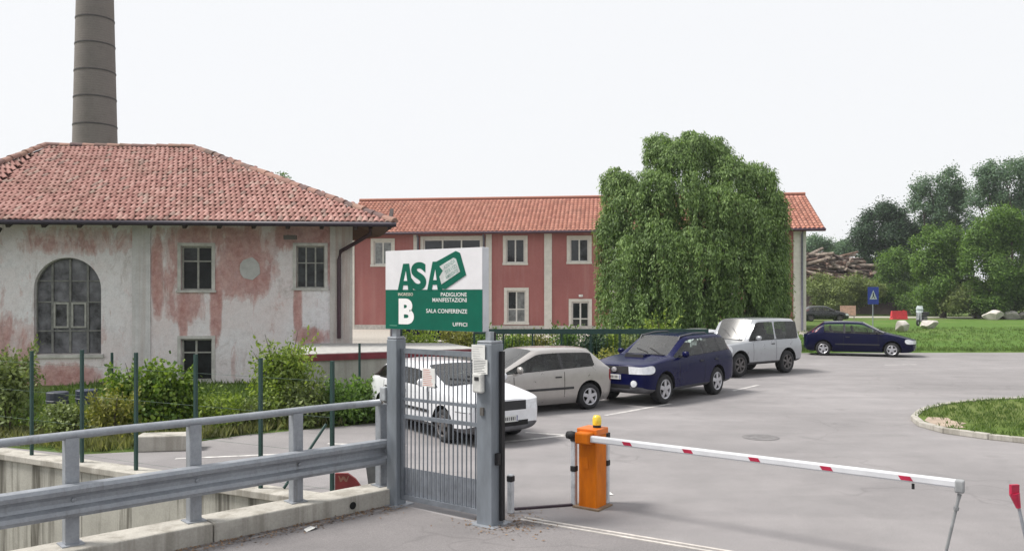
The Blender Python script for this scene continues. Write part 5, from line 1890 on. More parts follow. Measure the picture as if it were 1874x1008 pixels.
for px in (1147, 1258, 1380, 1512, 1657):
    k = (px - CX) / FOC
    base_ = BA + bn * 0.236
    u = (k * base_.y - base_.x) / (bd.x - k * bd.y)
    mb = MB()
    for (o, zz_) in ((0.034, 0.0), (-0.034, 0.0)):
        q = [(-0.065, 0.019), (0.04, 0.019), (0.065, -0.02), (-0.04, -0.02)]
        s_ = 0.003 if o > 0 else -0.003
        mb.quad(*[arm_pt(u + a, o + s_, b) for a, b in q])
        for i in range(4):
            (a0, b0), (a1, b1) = q[i], q[(i + 1) % 4]
            mb.quad(arm_pt(u + a0, o + s_, b0), arm_pt(u + a1, o + s_, b1), arm_pt(u + a1, o * 0.9, b1), arm_pt(u + a0, o * 0.9, b0))
    mb.build('reflector', REDR, arm)
mb = MB()
mb.box(arm_pt(ARM_L + 0.03, 0, -0.02), (0.08, 0.075, 0.12), axes=BX)
cap = mb.build('end_cap', mat('grey_cap', (0.28, 0.29, 0.3), 0.5), BARR, bevel=0.015)
mb = MB()
top = arm_pt(ARM_L + 0.03, 0, -0.09)
foot = bp(ARM_L - 0.12, 0.25, 0.0)
mb.tube([top, top * 0.9 + foot * 0.1, foot], [0.02, 0.014, 0.014], 8)
mb.tube([top * 0.84 + foot * 0.16, top * 0.8 + foot * 0.2], 0.024, 8)
mb.build('support_leg', mat('grey_leg', (0.25, 0.26, 0.27), 0.5, metal=0.3), BARR)
mb = MB(); mb.tube([arm_pt(ARM_L - 0.36, 0, -0.05), arm_pt(ARM_L - 0.36, 0, -0.1)], 0.014, 8); mb.build('hook', BLACK, BARR)
mb = MB(); mb.box(arm_pt(0.0, 0.0, 0), (0.2, 0.13, 0.14), axes=BX); mb.build('arm_clamp', ORANGE, BARR, bevel=0.02)
mb = MB(); mb.lathe([(0.0, 0.07), (0.045, 0.06), (0.055, 0.0), (0.045, -0.06), (0.0, -0.07)], (0, 0, 0), 12)
c = arm_pt(-0.19, -0.02, 0.01)
mb.v = [tuple(c + BX[0] * v[2] + BX[1] * v[0] + Z3 * v[1]) for v in mb.v]
mb.build('counterweight', BLACK, BARR, smooth=True)

def photocell_column(p, h, label, dark_z):
    r = base_empty('photocell_column', (p.x, p.y, 0), label, 'photocell post', 'photocell posts by the barrier')
    mb = MB(); mb.box((p.x, p.y, h / 2), (0.065, 0.065, h), math.atan2(bd.y, bd.x)); mb.build('column', mat('photocell_grey', (0.52, 0.54, 0.57), 0.45), r, bevel=0.01)
    for z in dark_z:
        mb = MB(); mb.box((p.x, p.y - 0.004, z), (0.075, 0.075, 0.07), math.atan2(bd.y, bd.x)); mb.build('photocell', BLACK, r, bevel=0.01)
photocell_column(Vector((0.765, 10.1)), 0.86, 'pale grey photocell post on the left of the orange cabinet', (0.45, 0.82))
photocell_column(Vector((1.175, 10.2)), 0.86, 'pale grey photocell post just behind the right of the orange cabinet', (0.5, 0.84))
photocell_column(Vector((-0.015, 9.72)), 0.46, 'short pale grey photocell post at the foot of the thick gate post', (0.41,))
fp = base_empty('arm_rest_post', (4.72, 7.55, 0), 'thin leaning post with red head beyond the barrier tip', 'post')
mb = MB(); mb.tube([(4.78, 7.5, 0.0), (4.64, 7.55, 0.76)], 0.014, 8); mb.build('pole', GALV, fp)
mb = MB(); mb.tube([(4.66, 7.54, 0.63), (4.63, 7.555, 0.76)], [0.02, 0.045], 8); mb.box((4.63, 7.555, 0.8), (0.085, 0.03, 0.085), 0.2); mb.build('reflector_head', REDR, fp)
# ground track of the sliding gate: two pale concrete lips with a slot between
TRK = base_empty('gate_track', (0.1, 9.45, 0), 'pale concrete ground track of the sliding gate', 'track')
td = Vector((0.85, -0.52)).normalized(); tn = Vector((-td.y, td.x))
for o_ in (-0.045, 0.055):
    a, b = Vector((0.12, 9.46)) + tn * o_, Vector((0.12, 9.46)) + td * 7.5 + tn * o_
    n_ = tn * 0.02
    MB().prism([(a.x - n_.x, a.y - n_.y), (b.x - n_.x, b.y - n_.y), (b.x + n_.x, b.y + n_.y), (a.x + n_.x, a.y + n_.y)], 0.0, 0.012).build('track_lip', mat('pale_concrete_lip', (0.5, 0.47, 0.44), 0.9, var=0.15, scale=5), TRK)
ct = tag(MB().beam((0.03, 9.86, 0.012), (0.74, 10.06, 0.012), 0.05, 0.024).build('cable_cover', mat('dark_purple_rubber', (0.03, 0.015, 0.025), 0.7), None), 'dark cable cover on the asphalt between gate post and barrier', 'cable cover')
# ---------------------------------------------------------------- trees and shrubs
BARK = mat('bark', (0.09, 0.07, 0.055), 0.95, scale=10, bmp=0.6)
L_WILLOW = leaf_mat('willow_leaves', (0.06, 0.115, 0.035), (0.26, 0.38, 0.14), 0.36)
L_DARK = leaf_mat('dark_leaves', (0.021, 0.048, 0.030), (0.067, 0.124, 0.068), 0.27)
L_FAR = leaf_mat('far_leaves', (0.070, 0.120, 0.092), (0.189, 0.294, 0.202), 0.37)  # distance haze put into the leaf colour: a greyer, bluer green
L_MID = leaf_mat('mid_green_leaves', (0.055, 0.115, 0.03), (0.2, 0.325, 0.085), 0.42)
L_OLIVE = leaf_mat('olive_leaves', (0.099, 0.140, 0.051), (0.260, 0.319, 0.120), 0.32)
L_BRIGHT = leaf_mat('bright_leaves', (0.099, 0.164, 0.028), (0.323, 0.416, 0.083), 0.37)
L_IVY = leaf_mat('ivy_leaves', (0.049, 0.111, 0.018), (0.215, 0.309, 0.046), 0.32)
L_YELLOW = leaf_mat('yellowing_leaves', (0.116, 0.135, 0.028), (0.323, 0.319, 0.083), 0.32)

def trunk_tubes(base, lobes, r0, lean=(0, 0), fork=0.35):
    mb = MB()
    base = Vector(base)
    cs = [Vector(l[:3]) for l in lobes]
    cen_ = sum(cs, Vector((0, 0, 0))) / len(cs)
    zf = base.z + (cen_.z - base.z) * fork
    fk = Vector((base.x * 0.7 + cen_.x * 0.3 + lean[0], base.y * 0.7 + cen_.y * 0.3 + lean[1], zf))
    mid = (base + fk) / 2 + Vector((RNG.normal() * r0 * 0.4, RNG.normal() * r0 * 0.4, 0))
    mb.tube([base - Vector((0, 0, 0.1)), base + Vector((0, 0, 0.15)), mid, fk], [r0 * 1.5, r0 * 1.1, r0 * 0.9, r0 * 0.75], 9)
    for c in cs:
        m1 = fk * 0.5 + c * 0.5 + Vector((RNG.normal(), RNG.normal(), abs(RNG.normal()))) * (c - fk).length * 0.08
        mb.tube([fk - Vector((0, 0, r0 * 0.5)), m1, c], [r0 * 0.5, r0 * 0.28, r0 * 0.1], 6, cap=False)
        for _ in range(3):
            e = c + Vector(RNG.normal(size=3)) * (c - fk).length * 0.06
            mb.tube([m1 * 0.4 + c * 0.6, e], [r0 * 0.14, r0 * 0.04], 5, cap=False)
    return mb
def tree(name, base, lobes, n, leaf, lm, r0, label, cat='tree', group=None, shell=0.5, aspect=0.6, ragged=0.16, fork=0.35):
    base = Vector(base)
    r = base_empty(name, base, label, cat, group)
    trunk_tubes(base, lobes, r0, fork=fork).build('trunk', BARK, r, smooth=True)
    small = []
    for l in lobes:
        for _ in range(8):
            d = RNG.normal(size=3); d /= np.linalg.norm(d); d[2] = d[2] * 0.8 + 0.15; d *= RNG.uniform(0.7, 1.3)
            f = RNG.uniform(0.22, 0.55)
            small.append((l[0] + d[0] * l[3] * 0.75, l[1] + d[1] * l[4] * 0.75, l[2] + d[2] * l[5] * 0.75, l[3] * f, l[4] * f, l[5] * f))
    v, q = crown_leaves(small, int(n * 2.6), leaf * 0.5, shell, 0.35, aspect, ragged * 1.2)
    v[:, 2] = np.maximum(v[:, 2], base.z + 0.03)
    np_mesh('crown', v, q, lm, r, off=base)
    return r
def lobes_px(lst, Y, depth=1.0):
    "(px, py, radius_px_x, radius_px_y, dy) -> world ellipsoids at distance Y"
    s = Y / FOC
    out = []
    for (px, py, rx, ry, dy) in lst:
        p = P(px, py, Y + dy)
        out.append((p.x, p.y, p.z, rx * s, rx * s * depth, ry * s))
    return out

# weeping willow in front of the red building
RNG = np.random.default_rng(21)
YW = 40.0
wl_base = Vector((P(1262, 0, YW).x, YW, 0))
WIL = base_empty('willow_tree', wl_base, 'large weeping willow with hanging green strands before the red building', 'tree')
wl = lobes_px([(1206, 272, 27, 40, 0.4), (1240, 285, 32, 44, -0.6), (1270, 262, 30, 34, 0.1), (1302, 280, 30, 44, 0.6), (1335, 312, 34, 38, -0.4), (1383, 322, 32, 38, 0.2), (1410, 372, 22, 40, -0.3), (1418, 440, 20, 50, 0.3),
               (1132, 325, 22, 30, 0.2), (1160, 362, 30, 36, -0.5), (1122, 410, 24, 46, 0.3), (1195, 345, 44, 50, -0.9), (1250, 350, 52, 60, -1.3), (1305, 370, 50, 56, -1.4), (1360, 395, 44, 56, -1.2), (1150, 460, 36, 50, -0.9),
               (1210, 440, 54, 60, -1.7), (1280, 450, 60, 60, -1.9), (1350, 470, 52, 60, -1.7), (1400, 490, 34, 50, -0.8), (1260, 400, 70, 70, 1.6), (1340, 410, 60, 60, 1.5), (1190, 420, 50, 60, 1.4)], YW, 0.95)
trunk_tubes(wl_base, wl[11:20], 0.32, fork=0.35).build('trunk', BARK, WIL, smooth=True)
la = np.array(wl)
area = la[:, 3] * la[:, 5]
area[:11] *= 1.8
VV, QQ, n0 = [], [], 0
twigs = MB()
boughs = []
for k_, l in enumerate(la):
    for _ in range(13 if k_ < 11 else 10):
        boughs.append((l, rand_dirs(1)[0]))
for b_ in range(2700):
    l, bd_ = boughs[RNG.integers(0, len(boughs))]
    d0 = bd_ + RNG.normal(size=3) * 0.34; d0 /= np.linalg.norm(d0)
    if d0[1] > 0.3 and RNG.random() < 0.5: d0[1] = -d0[1]
    out = np.array([d0[0], d0[1], 0.0]) / (np.hypot(d0[0], d0[1]) + 1e-6)
    low = RNG.random() < 0.42                      # plumes hanging below the boughs, down to the ground
    if low:
        p = l[:3] + np.array([out[0] * l[3], out[1] * l[4], 0]) * RNG.uniform(0.55, 1.0)
        p[2] = RNG.uniform(1.4, max(1.6, l[2]))
        Lp = min(RNG.uniform(1.0, 2.4), p[2] - 0.35)
    else:
        d0[2] = abs(d0[2]) * 1.1 - 0.35
        p = l[:3] + d0 * l[3:6] * RNG.uniform(0.55, 1.05)
        Lp = RNG.uniform(0.5, 1.5)
    nl = int(60 * (0.5 + Lp * 0.75))
    t = RNG.random(nl) ** 0.85
    R0 = RNG.uniform(0.16, 0.34)
    rad_ = R0 * (1 - t) ** 0.55 + 0.045
    an = RNG.uniform(0, 2 * np.pi, nl); rr_ = rad_ * np.sqrt(RNG.random(nl))
    reach = RNG.uniform(0.1, 0.4)
    pos = np.stack([p[0] + out[0] * reach * np.sqrt(t) + rr_ * np.cos(an), p[1] + out[1] * reach * np.sqrt(t) + rr_ * np.sin(an), p[2] + 0.2 * np.sin(np.clip(t * 3.5, 0, np.pi)) - Lp * t ** 1.25 + RNG.normal(size=nl) * 0.04], 1)
    rv = np.stack([np.cos(an), np.sin(an), np.zeros(nl)], 1)
    ax = rv * (0.55 * (1 - t))[:, None] + RNG.normal(size=(nl, 3)) * 0.3 + np.array([0, 0, -0.8])
    ln = RNG.uniform(0.1, 0.22, nl)
    v, q = leaf_quads(pos, ax, rv + out * 0.7 + RNG.normal(size=(nl, 3)) * 0.5 + np.array([0, 0, 0.5]), ln, ln * 0.34)
    VV.append(v); QQ.append(q + n0); n0 += len(v)
vw = np.concatenate(VV)
vw[:, 2] = np.maximum(vw[:, 2], 0.05)
np_mesh('crown', vw, np.concatenate(QQ), L_WILLOW, WIL, off=wl_base)

RNG = np.random.default_rng(33)
# far trees on the right
def gz(px, Y): return Vector((P(px, 0, Y).x, Y, 0))
tree('round_tree', gz(1622, 118), lobes_px([(1622, 425, 45, 45, 0), (1590, 445, 34, 36, 0), (1655, 440, 32, 40, 1), (1618, 400, 36, 32, 0), (1610, 480, 42, 30, 0), (1650, 480, 45, 30, 0)], 118, 0.9),
     24000, 0.5, L_DARK, 0.5, 'dark round crowned tree far behind the timber heap', shell=0.6)
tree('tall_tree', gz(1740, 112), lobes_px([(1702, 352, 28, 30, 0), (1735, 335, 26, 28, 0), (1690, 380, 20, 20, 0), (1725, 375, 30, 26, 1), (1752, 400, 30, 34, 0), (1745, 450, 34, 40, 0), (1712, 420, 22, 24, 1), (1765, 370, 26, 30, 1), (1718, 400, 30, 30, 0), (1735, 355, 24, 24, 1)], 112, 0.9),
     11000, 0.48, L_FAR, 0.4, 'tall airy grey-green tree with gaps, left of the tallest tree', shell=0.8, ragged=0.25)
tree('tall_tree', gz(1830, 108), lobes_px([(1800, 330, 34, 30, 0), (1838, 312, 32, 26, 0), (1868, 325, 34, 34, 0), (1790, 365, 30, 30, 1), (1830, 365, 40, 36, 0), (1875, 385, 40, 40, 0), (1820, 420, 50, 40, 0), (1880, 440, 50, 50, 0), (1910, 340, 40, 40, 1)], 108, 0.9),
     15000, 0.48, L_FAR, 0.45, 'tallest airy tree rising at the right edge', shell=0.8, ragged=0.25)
tree('bushy_tree', gz(1726, 88), lobes_px([(1715, 455, 36, 42, 0), (1745, 475, 36, 50, 0), (1695, 495, 30, 45, 0), (1728, 530, 48, 45, -0.5), (1760, 540, 26, 40, 0), (1700, 550, 26, 30, 0)], 88, 0.9),
     22000, 0.4, L_MID, 0.3, 'dense green bushy tree above the pale boulders', shell=0.55)
tree('bushy_tree', gz(1830, 84), lobes_px([(1810, 425, 40, 40, 0), (1850, 430, 44, 46, 0), (1890, 430, 44, 50, 0), (1800, 480, 40, 50, 0), (1845, 500, 50, 50, -0.5), (1890, 510, 46, 50, 0), (1815, 540, 40, 30, 0), (1870, 545, 46, 28, 0)], 84, 0.9),
     28000, 0.4, L_MID, 0.35, 'broad dense green tree at the right edge of the lawn', shell=0.55)
tree('leafy_bush', gz(1640, 100), lobes_px([(1620, 500, 28, 26, 0), (1650, 490, 32, 32, 0), (1670, 520, 30, 34, 0), (1630, 535, 40, 26, 0)], 100, 0.9),
     11000, 0.4, L_MID, 0.2, 'rounded bush behind the blue crossing sign', 'bush', shell=0.55, fork=0.2)
tree('leafy_bush', gz(1530, 98), lobes_px([(1500, 520, 30, 26, 0), (1535, 525, 34, 26, 0), (1570, 530, 32, 24, 0), (1515, 545, 40, 22, 0), (1560, 548, 46, 20, 0), (1590, 535, 24, 20, 0)], 98, 0.9),
     16000, 0.36, L_OLIVE, 0.2, 'wide olive green bush below the timber heap', 'bush', shell=0.55, fork=0.2)
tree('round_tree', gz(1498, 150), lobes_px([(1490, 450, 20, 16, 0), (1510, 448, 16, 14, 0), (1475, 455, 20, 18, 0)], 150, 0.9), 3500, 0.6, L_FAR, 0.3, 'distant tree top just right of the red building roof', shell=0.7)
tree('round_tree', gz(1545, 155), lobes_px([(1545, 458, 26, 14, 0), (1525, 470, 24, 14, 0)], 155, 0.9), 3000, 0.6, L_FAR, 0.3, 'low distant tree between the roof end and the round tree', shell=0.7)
for k, (px, Y, w_, h_, lb) in enumerate(((1712, 96, 62, 48, 'low thicket between the bushy tree and the gravel track'), (1785, 86, 62, 48, 'low thicket filling the gap between the two bushy trees'), (1862, 87, 66, 52, 'low thicket behind the boulder row at the right edge'), (1600, 110, 45, 35, 'low thicket behind the crossing sign pole'))):
    tree('thicket', gz(px, Y), lobes_px([(px - w_ * 0.5, 552, w_ * 0.5, h_ * 0.6, 0), (px, 540, w_ * 0.55, h_ * 0.75, 0.5), (px + w_ * 0.5, 550, w_ * 0.5, h_ * 0.62, 0)], Y, 0.9), 9000, 0.36, (L_MID, L_OLIVE, L_MID, L_OLIVE)[k], 0.12, lb, 'thicket', 'thickets along the gravel track', shell=0.7, fork=0.2)
# sprout seen over the old roof
tree('young_tree', gz(512, 46), lobes_px([(517, 330, 9, 13, 0), (508, 345, 12, 12, 0), (524, 348, 8, 10, 0), (420, 300, 5, 5, 0)][:3], 46, 0.9), 500, 0.2, L_MID, 0.08, 'thin tree top peeping over the old tiled roof', shell=0.9, ragged=0.3)

# shrubs on the left behind the wire fence
def shrub(base, h, w, n, leaf, lm, label, nl=6, stems=True, name='shrub', aspect=0.5, group='shrubs behind the wire fence', flat=1.0):
    base = Vector(base)
    lobes = []
    for i in range(nl):
        a = RNG.uniform(0, 2 * math.pi)
        rr_ = w * RNG.uniform(0.1, 0.6)
        z = h * RNG.uniform(0.25, 0.78)
        s = w * RNG.uniform(0.3, 0.5)
        lobes.append((base.x + math.cos(a) * rr_, base.y + math.sin(a) * rr_ * flat, base.z + z, s, s * flat, min(s, h * 0.32) * RNG.uniform(0.8, 1.2)))
    lobes.append((base.x, base.y, base.z + h * 0.3, w * 0.75, w * 0.7 * flat, h * 0.32))
    r = base_empty(name, base, label, 'shrub', group)
    mb = MB()
    for i in range(7):
        a = RNG.uniform(0, 2 * math.pi)
        tip = base + Vector((math.cos(a) * w * RNG.uniform(0.2, 0.8), math.sin(a) * w * 0.5 * flat, h * RNG.uniform(0.6, 1.0)))
        mb.tube([base + Vector((math.cos(a) * 0.05, math.sin(a) * 0.05, -0.02)), base * 0.55 + tip * 0.45 + Vector((0, 0, h * 0.12)), tip], [0.022, 0.014, 0.004], 5, cap=False)
    mb.build('stems', BARK, r)
    v, q = crown_leaves(lobes, n, leaf, 0.6, 0.3, aspect, 0.2)
    # a few long shoots breaking the outline
    ns_ = 26
    sp_pos, sp_ax = [], []
    for i in range(ns_):
        a = RNG.uniform(0, 2 * math.pi)
        p0 = np.array([base.x + math.cos(a) * w * 0.5, base.y + math.sin(a) * w * 0.4 * flat, base.z + h * RNG.uniform(0.4, 0.75)])
        dr = np.array([math.cos(a) * 0.5, math.sin(a) * 0.3, RNG.uniform(0.5, 1.2)])
        for t in np.linspace(0, 1, 12):
            sp_pos.append(p0 + dr * h * 0.32 * t + RNG.normal(size=3) * leaf * 0.3)
            sp_ax.append(dr + RNG.normal(size=3) * 0.6)
    ln = leaf * RNG.uniform(0.8, 1.4, len(sp_pos))
    v3, q3 = leaf_quads(np.array(sp_pos), np.array(sp_ax), RNG.normal(size=(len(sp_pos), 3)), ln, ln * aspect)
    v = np.concatenate([v, v3]); q = np.concatenate([q, q3 + len(v) - len(v3)])
    v[:, 2] = np.maximum(v[:, 2], base.z + 0.01)
    np_mesh('crown', v, q, lm, r, off=base)
    return r
shrub(G(12, 800) + Vector((-0.2, 0.3, 0)), 1.7, 0.6, 3200, 0.085, L_OLIVE, 'tall shrub at the left edge behind the wire fence')
shrub(G(95, 812) + Vector((0, 0.6, 0)), 0.6, 0.6, 1500, 0.07, L_OLIVE, 'low olive weeds below the arched window')
shrub(G(185, 815) + Vector((0, 0.4, 0)), 0.85, 0.6, 2000, 0.07, L_YELLOW, 'pale yellowish weeds right of the first fence posts')
for (px, pyb, h, w, lb) in ((240, 800, 1.35, 0.75, 'ivy heap below the white pilaster of the old mill'), (290, 795, 1.25, 0.6, 'ivy bush just left of the concrete block')):
    shrub(G(px, pyb) + Vector((0, 0.4, 0)), h, w, 4200, 0.08, L_IVY, lb, 7, aspect=0.8)
shrub(G(390, 795) + Vector((0, 0.35, 0)), 0.7, 0.55, 2200, 0.07, L_BRIGHT, 'low bright green weeds under the lower mill window')
shrub(G(440, 790) + Vector((0, 0.5, 0)), 0.5, 0.45, 1300, 0.07, L_OLIVE, 'low olive weeds left of the tall pointed shrub')
shrub(G(505, 782) + Vector((0, 0.5, 0)), 1.85, 0.75, 5200, 0.085, L_BRIGHT, 'tall pointed bright green shrub before the mill wall', 9)
shrub(G(545, 785) + Vector((0, 0.4, 0)), 0.95, 0.5, 2200, 0.085, L_OLIVE, 'leafy shrub at the foot of the tall pointed one')
shrub(G(615, 780) + Vector((0, 0.4, 0)), 0.9, 0.6, 2600, 0.08, L_MID, 'dark green shrub in front of the dock with red band')
shrub(G(675, 775) + Vector((0, 0.5, 0)), 0.85, 0.5, 2200, 0.08, L_MID, 'dark green shrub beside the tail of the white car')
pts = []
edge = [(-9.5, 14.5), (-8.0, 13.9), (-6.8, 13.4), (-6.0, 13.8), (-5.4, 14.6), (-4.7, 15.3), (-3.6, 16.1), (-2.8, 16.9), (-2.9, 20)]
for i in range(900):
    k = RNG.integers(0, len(edge) - 1)
    t = RNG.random()
    x = edge[k][0] * (1 - t) + edge[k + 1][0] * t
    y = edge[k][1] * (1 - t) + edge[k + 1][1] * t
    pts.append((x + RNG.normal() * 0.15 - 0.1, y + abs(RNG.normal()) * 0.7 + 0.05, 0.0))
tag(grass_tufts('weeds', pts, 0.2, DRYTUFT, 9), 'dry rough grass along the foot of the shrubs', 'weeds', kind='stuff')
pts = [(RNG.uniform(-12, -3), RNG.uniform(15, 23), 0.0) for _ in range(2200)]
pts = [p for p in pts if p[1] > 15.2 + max(0, (p[0] + 6)) * 0.5]
tag(grass_tufts('rough_grass', pts, 0.22, TUFT, 8), 'long rough grass before the old mill wall', 'grass', kind='stuff')

# hedge shrubs behind the green fence
names = ['at the gate post end', 'left of its yellowing neighbour', 'with yellowing leaves above the silver hatchback', 'tallest above the silver hatchback', 'dark one left of the navy car', 'pale one above the navy bonnet', 'low one above the navy windscreen', 'below the left of the willow', 'under the middle of the willow', 'behind the pale silver off-road car']
mats_ = [L_MID, L_BRIGHT, L_YELLOW, L_MID, L_DARK, L_BRIGHT, L_OLIVE, L_BRIGHT, L_MID, L_MID]
for i, (px, nm, lm_) in enumerate(zip((905, 945, 990, 1035, 1080, 1120, 1160, 1212), names, mats_)):
    Y = 26.9 + (i % 3) * 0.5
    hh = (1.35, 1.3, 1.45, 1.5, 1.4, 1.45, 1.3, 1.95, 1.6, 1.3)[i]
    shrub((P(px, 0, Y).x, Y, 0), hh, 0.62, 2600, 0.1, lm_, 'hedge shrub behind the green fence, ' + nm, 6, group='hedge shrubs along the green fence')
shrub((P(1135, 0, 22.6).x, 22.9, 0), 0.95, 0.6, 2200, 0.09, L_YELLOW, 'yellowish weeds in front of the navy car nose', 5, group='hedge shrubs along the green fence')
for i, px in enumerate((770, 835, 880)):
    Y = 30 + i
    shrub((P(px, 0, Y).x, Y, 0), 1.5, 0.8, 2000, 0.11, (L_BRIGHT, L_YELLOW, L_MID)[i], ('bright', 'yellowing', 'dark green')[i] + ' shrub seen above the gate and below the sign', 5, group='shrubs behind the gate')

# ---------------------------------------------------------------- fences
WF = base_empty('wire_fence', (*PIT_V, 0.04), 'wire fence on dark green posts along the channel wall', 'fence')
wposts = []
for (px, pt_) in ((-60, 640), (58, 642), (150, 640), (249, 645), (358, 648), (477, 655), (608, 660)):
    k = (px - CX) / FOC
    a = PIT_V - WALL_N * 0.12
    t = (k * a.y - a.x) / (WALL_D.x - k * WALL_D.y)
    p = a + WALL_D * t
    top = CAM_H + (HORIZON - pt_) * p.y / FOC
    wposts.append((p, top))
    mb = MB()
    mb.box((p.x, p.y, (top + 0.0) / 2 + 0.02), (0.042, 0.042, top - 0.04), math.atan2(WALL_D.y, WALL_D.x))
    mb.build('post', GREEN_METAL, WF)
WIRE = mat('green_wire', (0.05, 0.1, 0.08), 0.5)
for z in (0.15, 0.6, 1.05, 1.5):
    mb = MB()
    mb.tube([(p.x, p.y, min(z, top - 0.05)) for p, top in wposts[:2]] + [(p.x, p.y, min(z, top - 0.05)) for p, top in wposts[2:]], 0.0018, 4)
    mb.build('wire', WIRE, WF)
p, top = wposts[5]
mb = MB(); mb.tube([(p.x + 0.32, p.y - 0.05, 0.05), (p.x + 0.75, p.y + 0.5, 0.8)], 0.02, 6); mb.build('brace', GREEN_METAL, WF)
GF = base_empty('green_fence', (-1.0, 26, 0), 'dark green metal fence with flat top rail behind the parked cars', 'fence')
fx0, fx1 = -1.2, 6.2
for i in range(9):
    x = fx0 + (fx1 - fx0) * i / 8
    MB().box((x, 26, 0.74), (0.06, 0.06, 1.48)).build('post', GREEN_METAL, GF)
MB().box(((fx0 + fx1) / 2, 25.955, 1.4), (fx1 - fx0, 0.04, 0.16)).build('top_rail', GREEN_METAL, GF)
MB().box(((fx0 + fx1) / 2, 25.96, 0.3), (fx1 - fx0, 0.03, 0.05)).build('bottom_rail', GREEN_METAL, GF)
bar_me = None
for i in range(64):
    x = fx0 + (fx1 - fx0) * (i + 0.5) / 64
    if bar_me is None:
        o = MB().tube([(0, 25.96 - 26, 0.32), (0, 25.96 - 26, 1.34)], 0.007, 5).build('bar', GREEN_METAL, GF, world=False); bar_me = o.data
    else:
        o = bpy.data.objects.new('bar', bar_me); COL.objects.link(o); o.parent = GF
    o.location = (x + 1.0, 0, 0)
# tall thin posts by the dock
for k, (px, py0, py1, Y, lb) in enumerate(((205, 645, 760, 18.5, 'thin green stake left of the white pilaster'), (658, 628, 720, 19.3, 'thin grey-green stake before the dock with red band'), (735, 580, 700, 26.5, 'dark stake standing under the left end of the sign'))):
    p0, p1 = P(px, py1, Y), P(px, py0, Y)
    o = MB().tube([(p0.x, Y, 0.0), (p0.x, Y, p1.z)], 0.03, 6).build('stake', GREEN_METAL)
    tag(o, lb, 'stake')

# ---------------------------------------------------------------- small things
def rock(name, c, size, seed, m, label, cat='boulder', group=None):
    bm = bmesh.new()
    bmesh.ops.create_icosphere(bm, subdivisions=4, radius=1.0)
    r_ = random.Random(seed)
    offs = [(Vector((r_.gauss(0, 1), r_.gauss(0, 1), r_.gauss(0, 1))).normalized(), r_.uniform(0.55, 0.95)) for _ in range(9)]
    for v in bm.verts:
        for n_, d_ in offs:
            t = v.co.dot(n_)
            if t > d_: v.co -= n_ * (t - d_)
        v.co *= 1 + 0.05 * math.sin(v.co.x * 5 + seed) * math.sin(v.co.y * 6 + seed * 2) + r_.uniform(-0.006, 0.006)
        v.co = Vector((v.co.x * size[0] / 2, v.co.y * size[1] / 2, (v.co.z * 0.5 + 0.42) * size[2]))
    me = bpy.data.meshes.new(name)
    bm.to_mesh(me); bm.free()
    me.materials.append(m)
    o = bpy.data.objects.new(name, me)
    COL.objects.link(o)
    o.location = c
    o.rotation_euler = (0, 0, seed * 0.7)
    smooth_angle(o, 22)
    return tag(o, label, cat, group)
STONE = mat('pale_stone', (0.52, 0.49, 0.46), 0.9, var=0.15, scale=2.5, bmp=0.6)
rock('boulder', G(1650, 607), (1.3, 1.0, 0.85), 2, STONE, 'pinkish pale boulder on the lawn behind the blue hatchback bonnet', group='boulders on the lawn')
rock('boulder', G(1700, 601), (1.6, 1.0, 0.8), 5, STONE, 'long whitish boulder to the right of the pinkish one', group='boulders on the lawn')
for i, (px, py, w, h) in enumerate(((1785, 582, 1.8, 0.7), (1818, 585, 2.3, 1.05), (1850, 584, 2.0, 0.95), (1880, 584, 1.8, 1.0))):
    rock('boulder', G(px, py), (w, 1.2, h), 11 + i, STONE, ('low pale boulder at the left end of the boulder row', 'largest pale boulder in the row under the broad tree', 'pale boulder second from the right in the row', 'pale boulder cut by the right picture edge')[i], group='row of boulders at the lawn edge')
# red plastic traffic barrier
RB_ = base_empty('traffic_barrier', G(1645, 584), 'red plastic traffic barrier standing on the gravel track', 'traffic barrier')
c = G(1645, 584)
mb = MB()
for (z0, z1, w0, w1) in ((0.0, 0.25, 0.3, 0.26), (0.25, 0.85, 0.2, 0.12)):
    n0 = len(mb.v)
    mb.quad((c.x - 0.8, c.y - w0, z0), (c.x + 0.8, c.y - w0, z0), (c.x + 0.74, c.y - w1, z1), (c.x - 0.74, c.y - w1, z1))
    mb.quad((c.x + 0.8, c.y + w0, z0), (c.x - 0.8, c.y + w0, z0), (c.x - 0.74, c.y + w1, z1), (c.x + 0.74, c.y + w1, z1))
    mb.quad((c.x - 0.8, c.y + w0, z0), (c.x - 0.8, c.y - w0, z0), (c.x - 0.74, c.y - w1, z1), (c.x - 0.74, c.y + w1, z1))
    mb.quad((c.x + 0.8, c.y - w0, z0), (c.x + 0.8, c.y + w0, z0), (c.x + 0.74, c.y + w1, z1), (c.x + 0.74, c.y - w1, z1))
    mb.quad((c.x - 0.74, c.y - w1, z1), (c.x + 0.74, c.y - w1, z1), (c.x + 0.74, c.y + w1, z1), (c.x - 0.74, c.y + w1, z1))
mb.build('shell', mat('red_plastic', (0.55, 0.02, 0.03), 0.45), RB_)
mb = MB(); mb.tube([(c.x + 0.5, c.y, 0.85), (c.x + 0.5, c.y, 0.92)], 0.08, 10); mb.build('filler_cap', mat('red_plastic', (0.5, 0.02, 0.03)), RB_)
# pink board on legs
PB = base_empty('board', G(1552, 584), 'pale pink board standing in front of the dark car bonnet', 'board')
c = G(1552, 586)
MB().box((c.x, c.y, 0.95), (1.5, 0.05, 0.95)).build('panel', mat('pale_pink_board', (0.7, 0.42, 0.34), 0.7), PB)
for dx in (-0.6, 0.6):
    MB().box((c.x + dx, c.y + 0.05, 0.6), (0.07, 0.05, 1.2)).build('leg', mat('board_leg', (0.3, 0.25, 0.2)), PB)
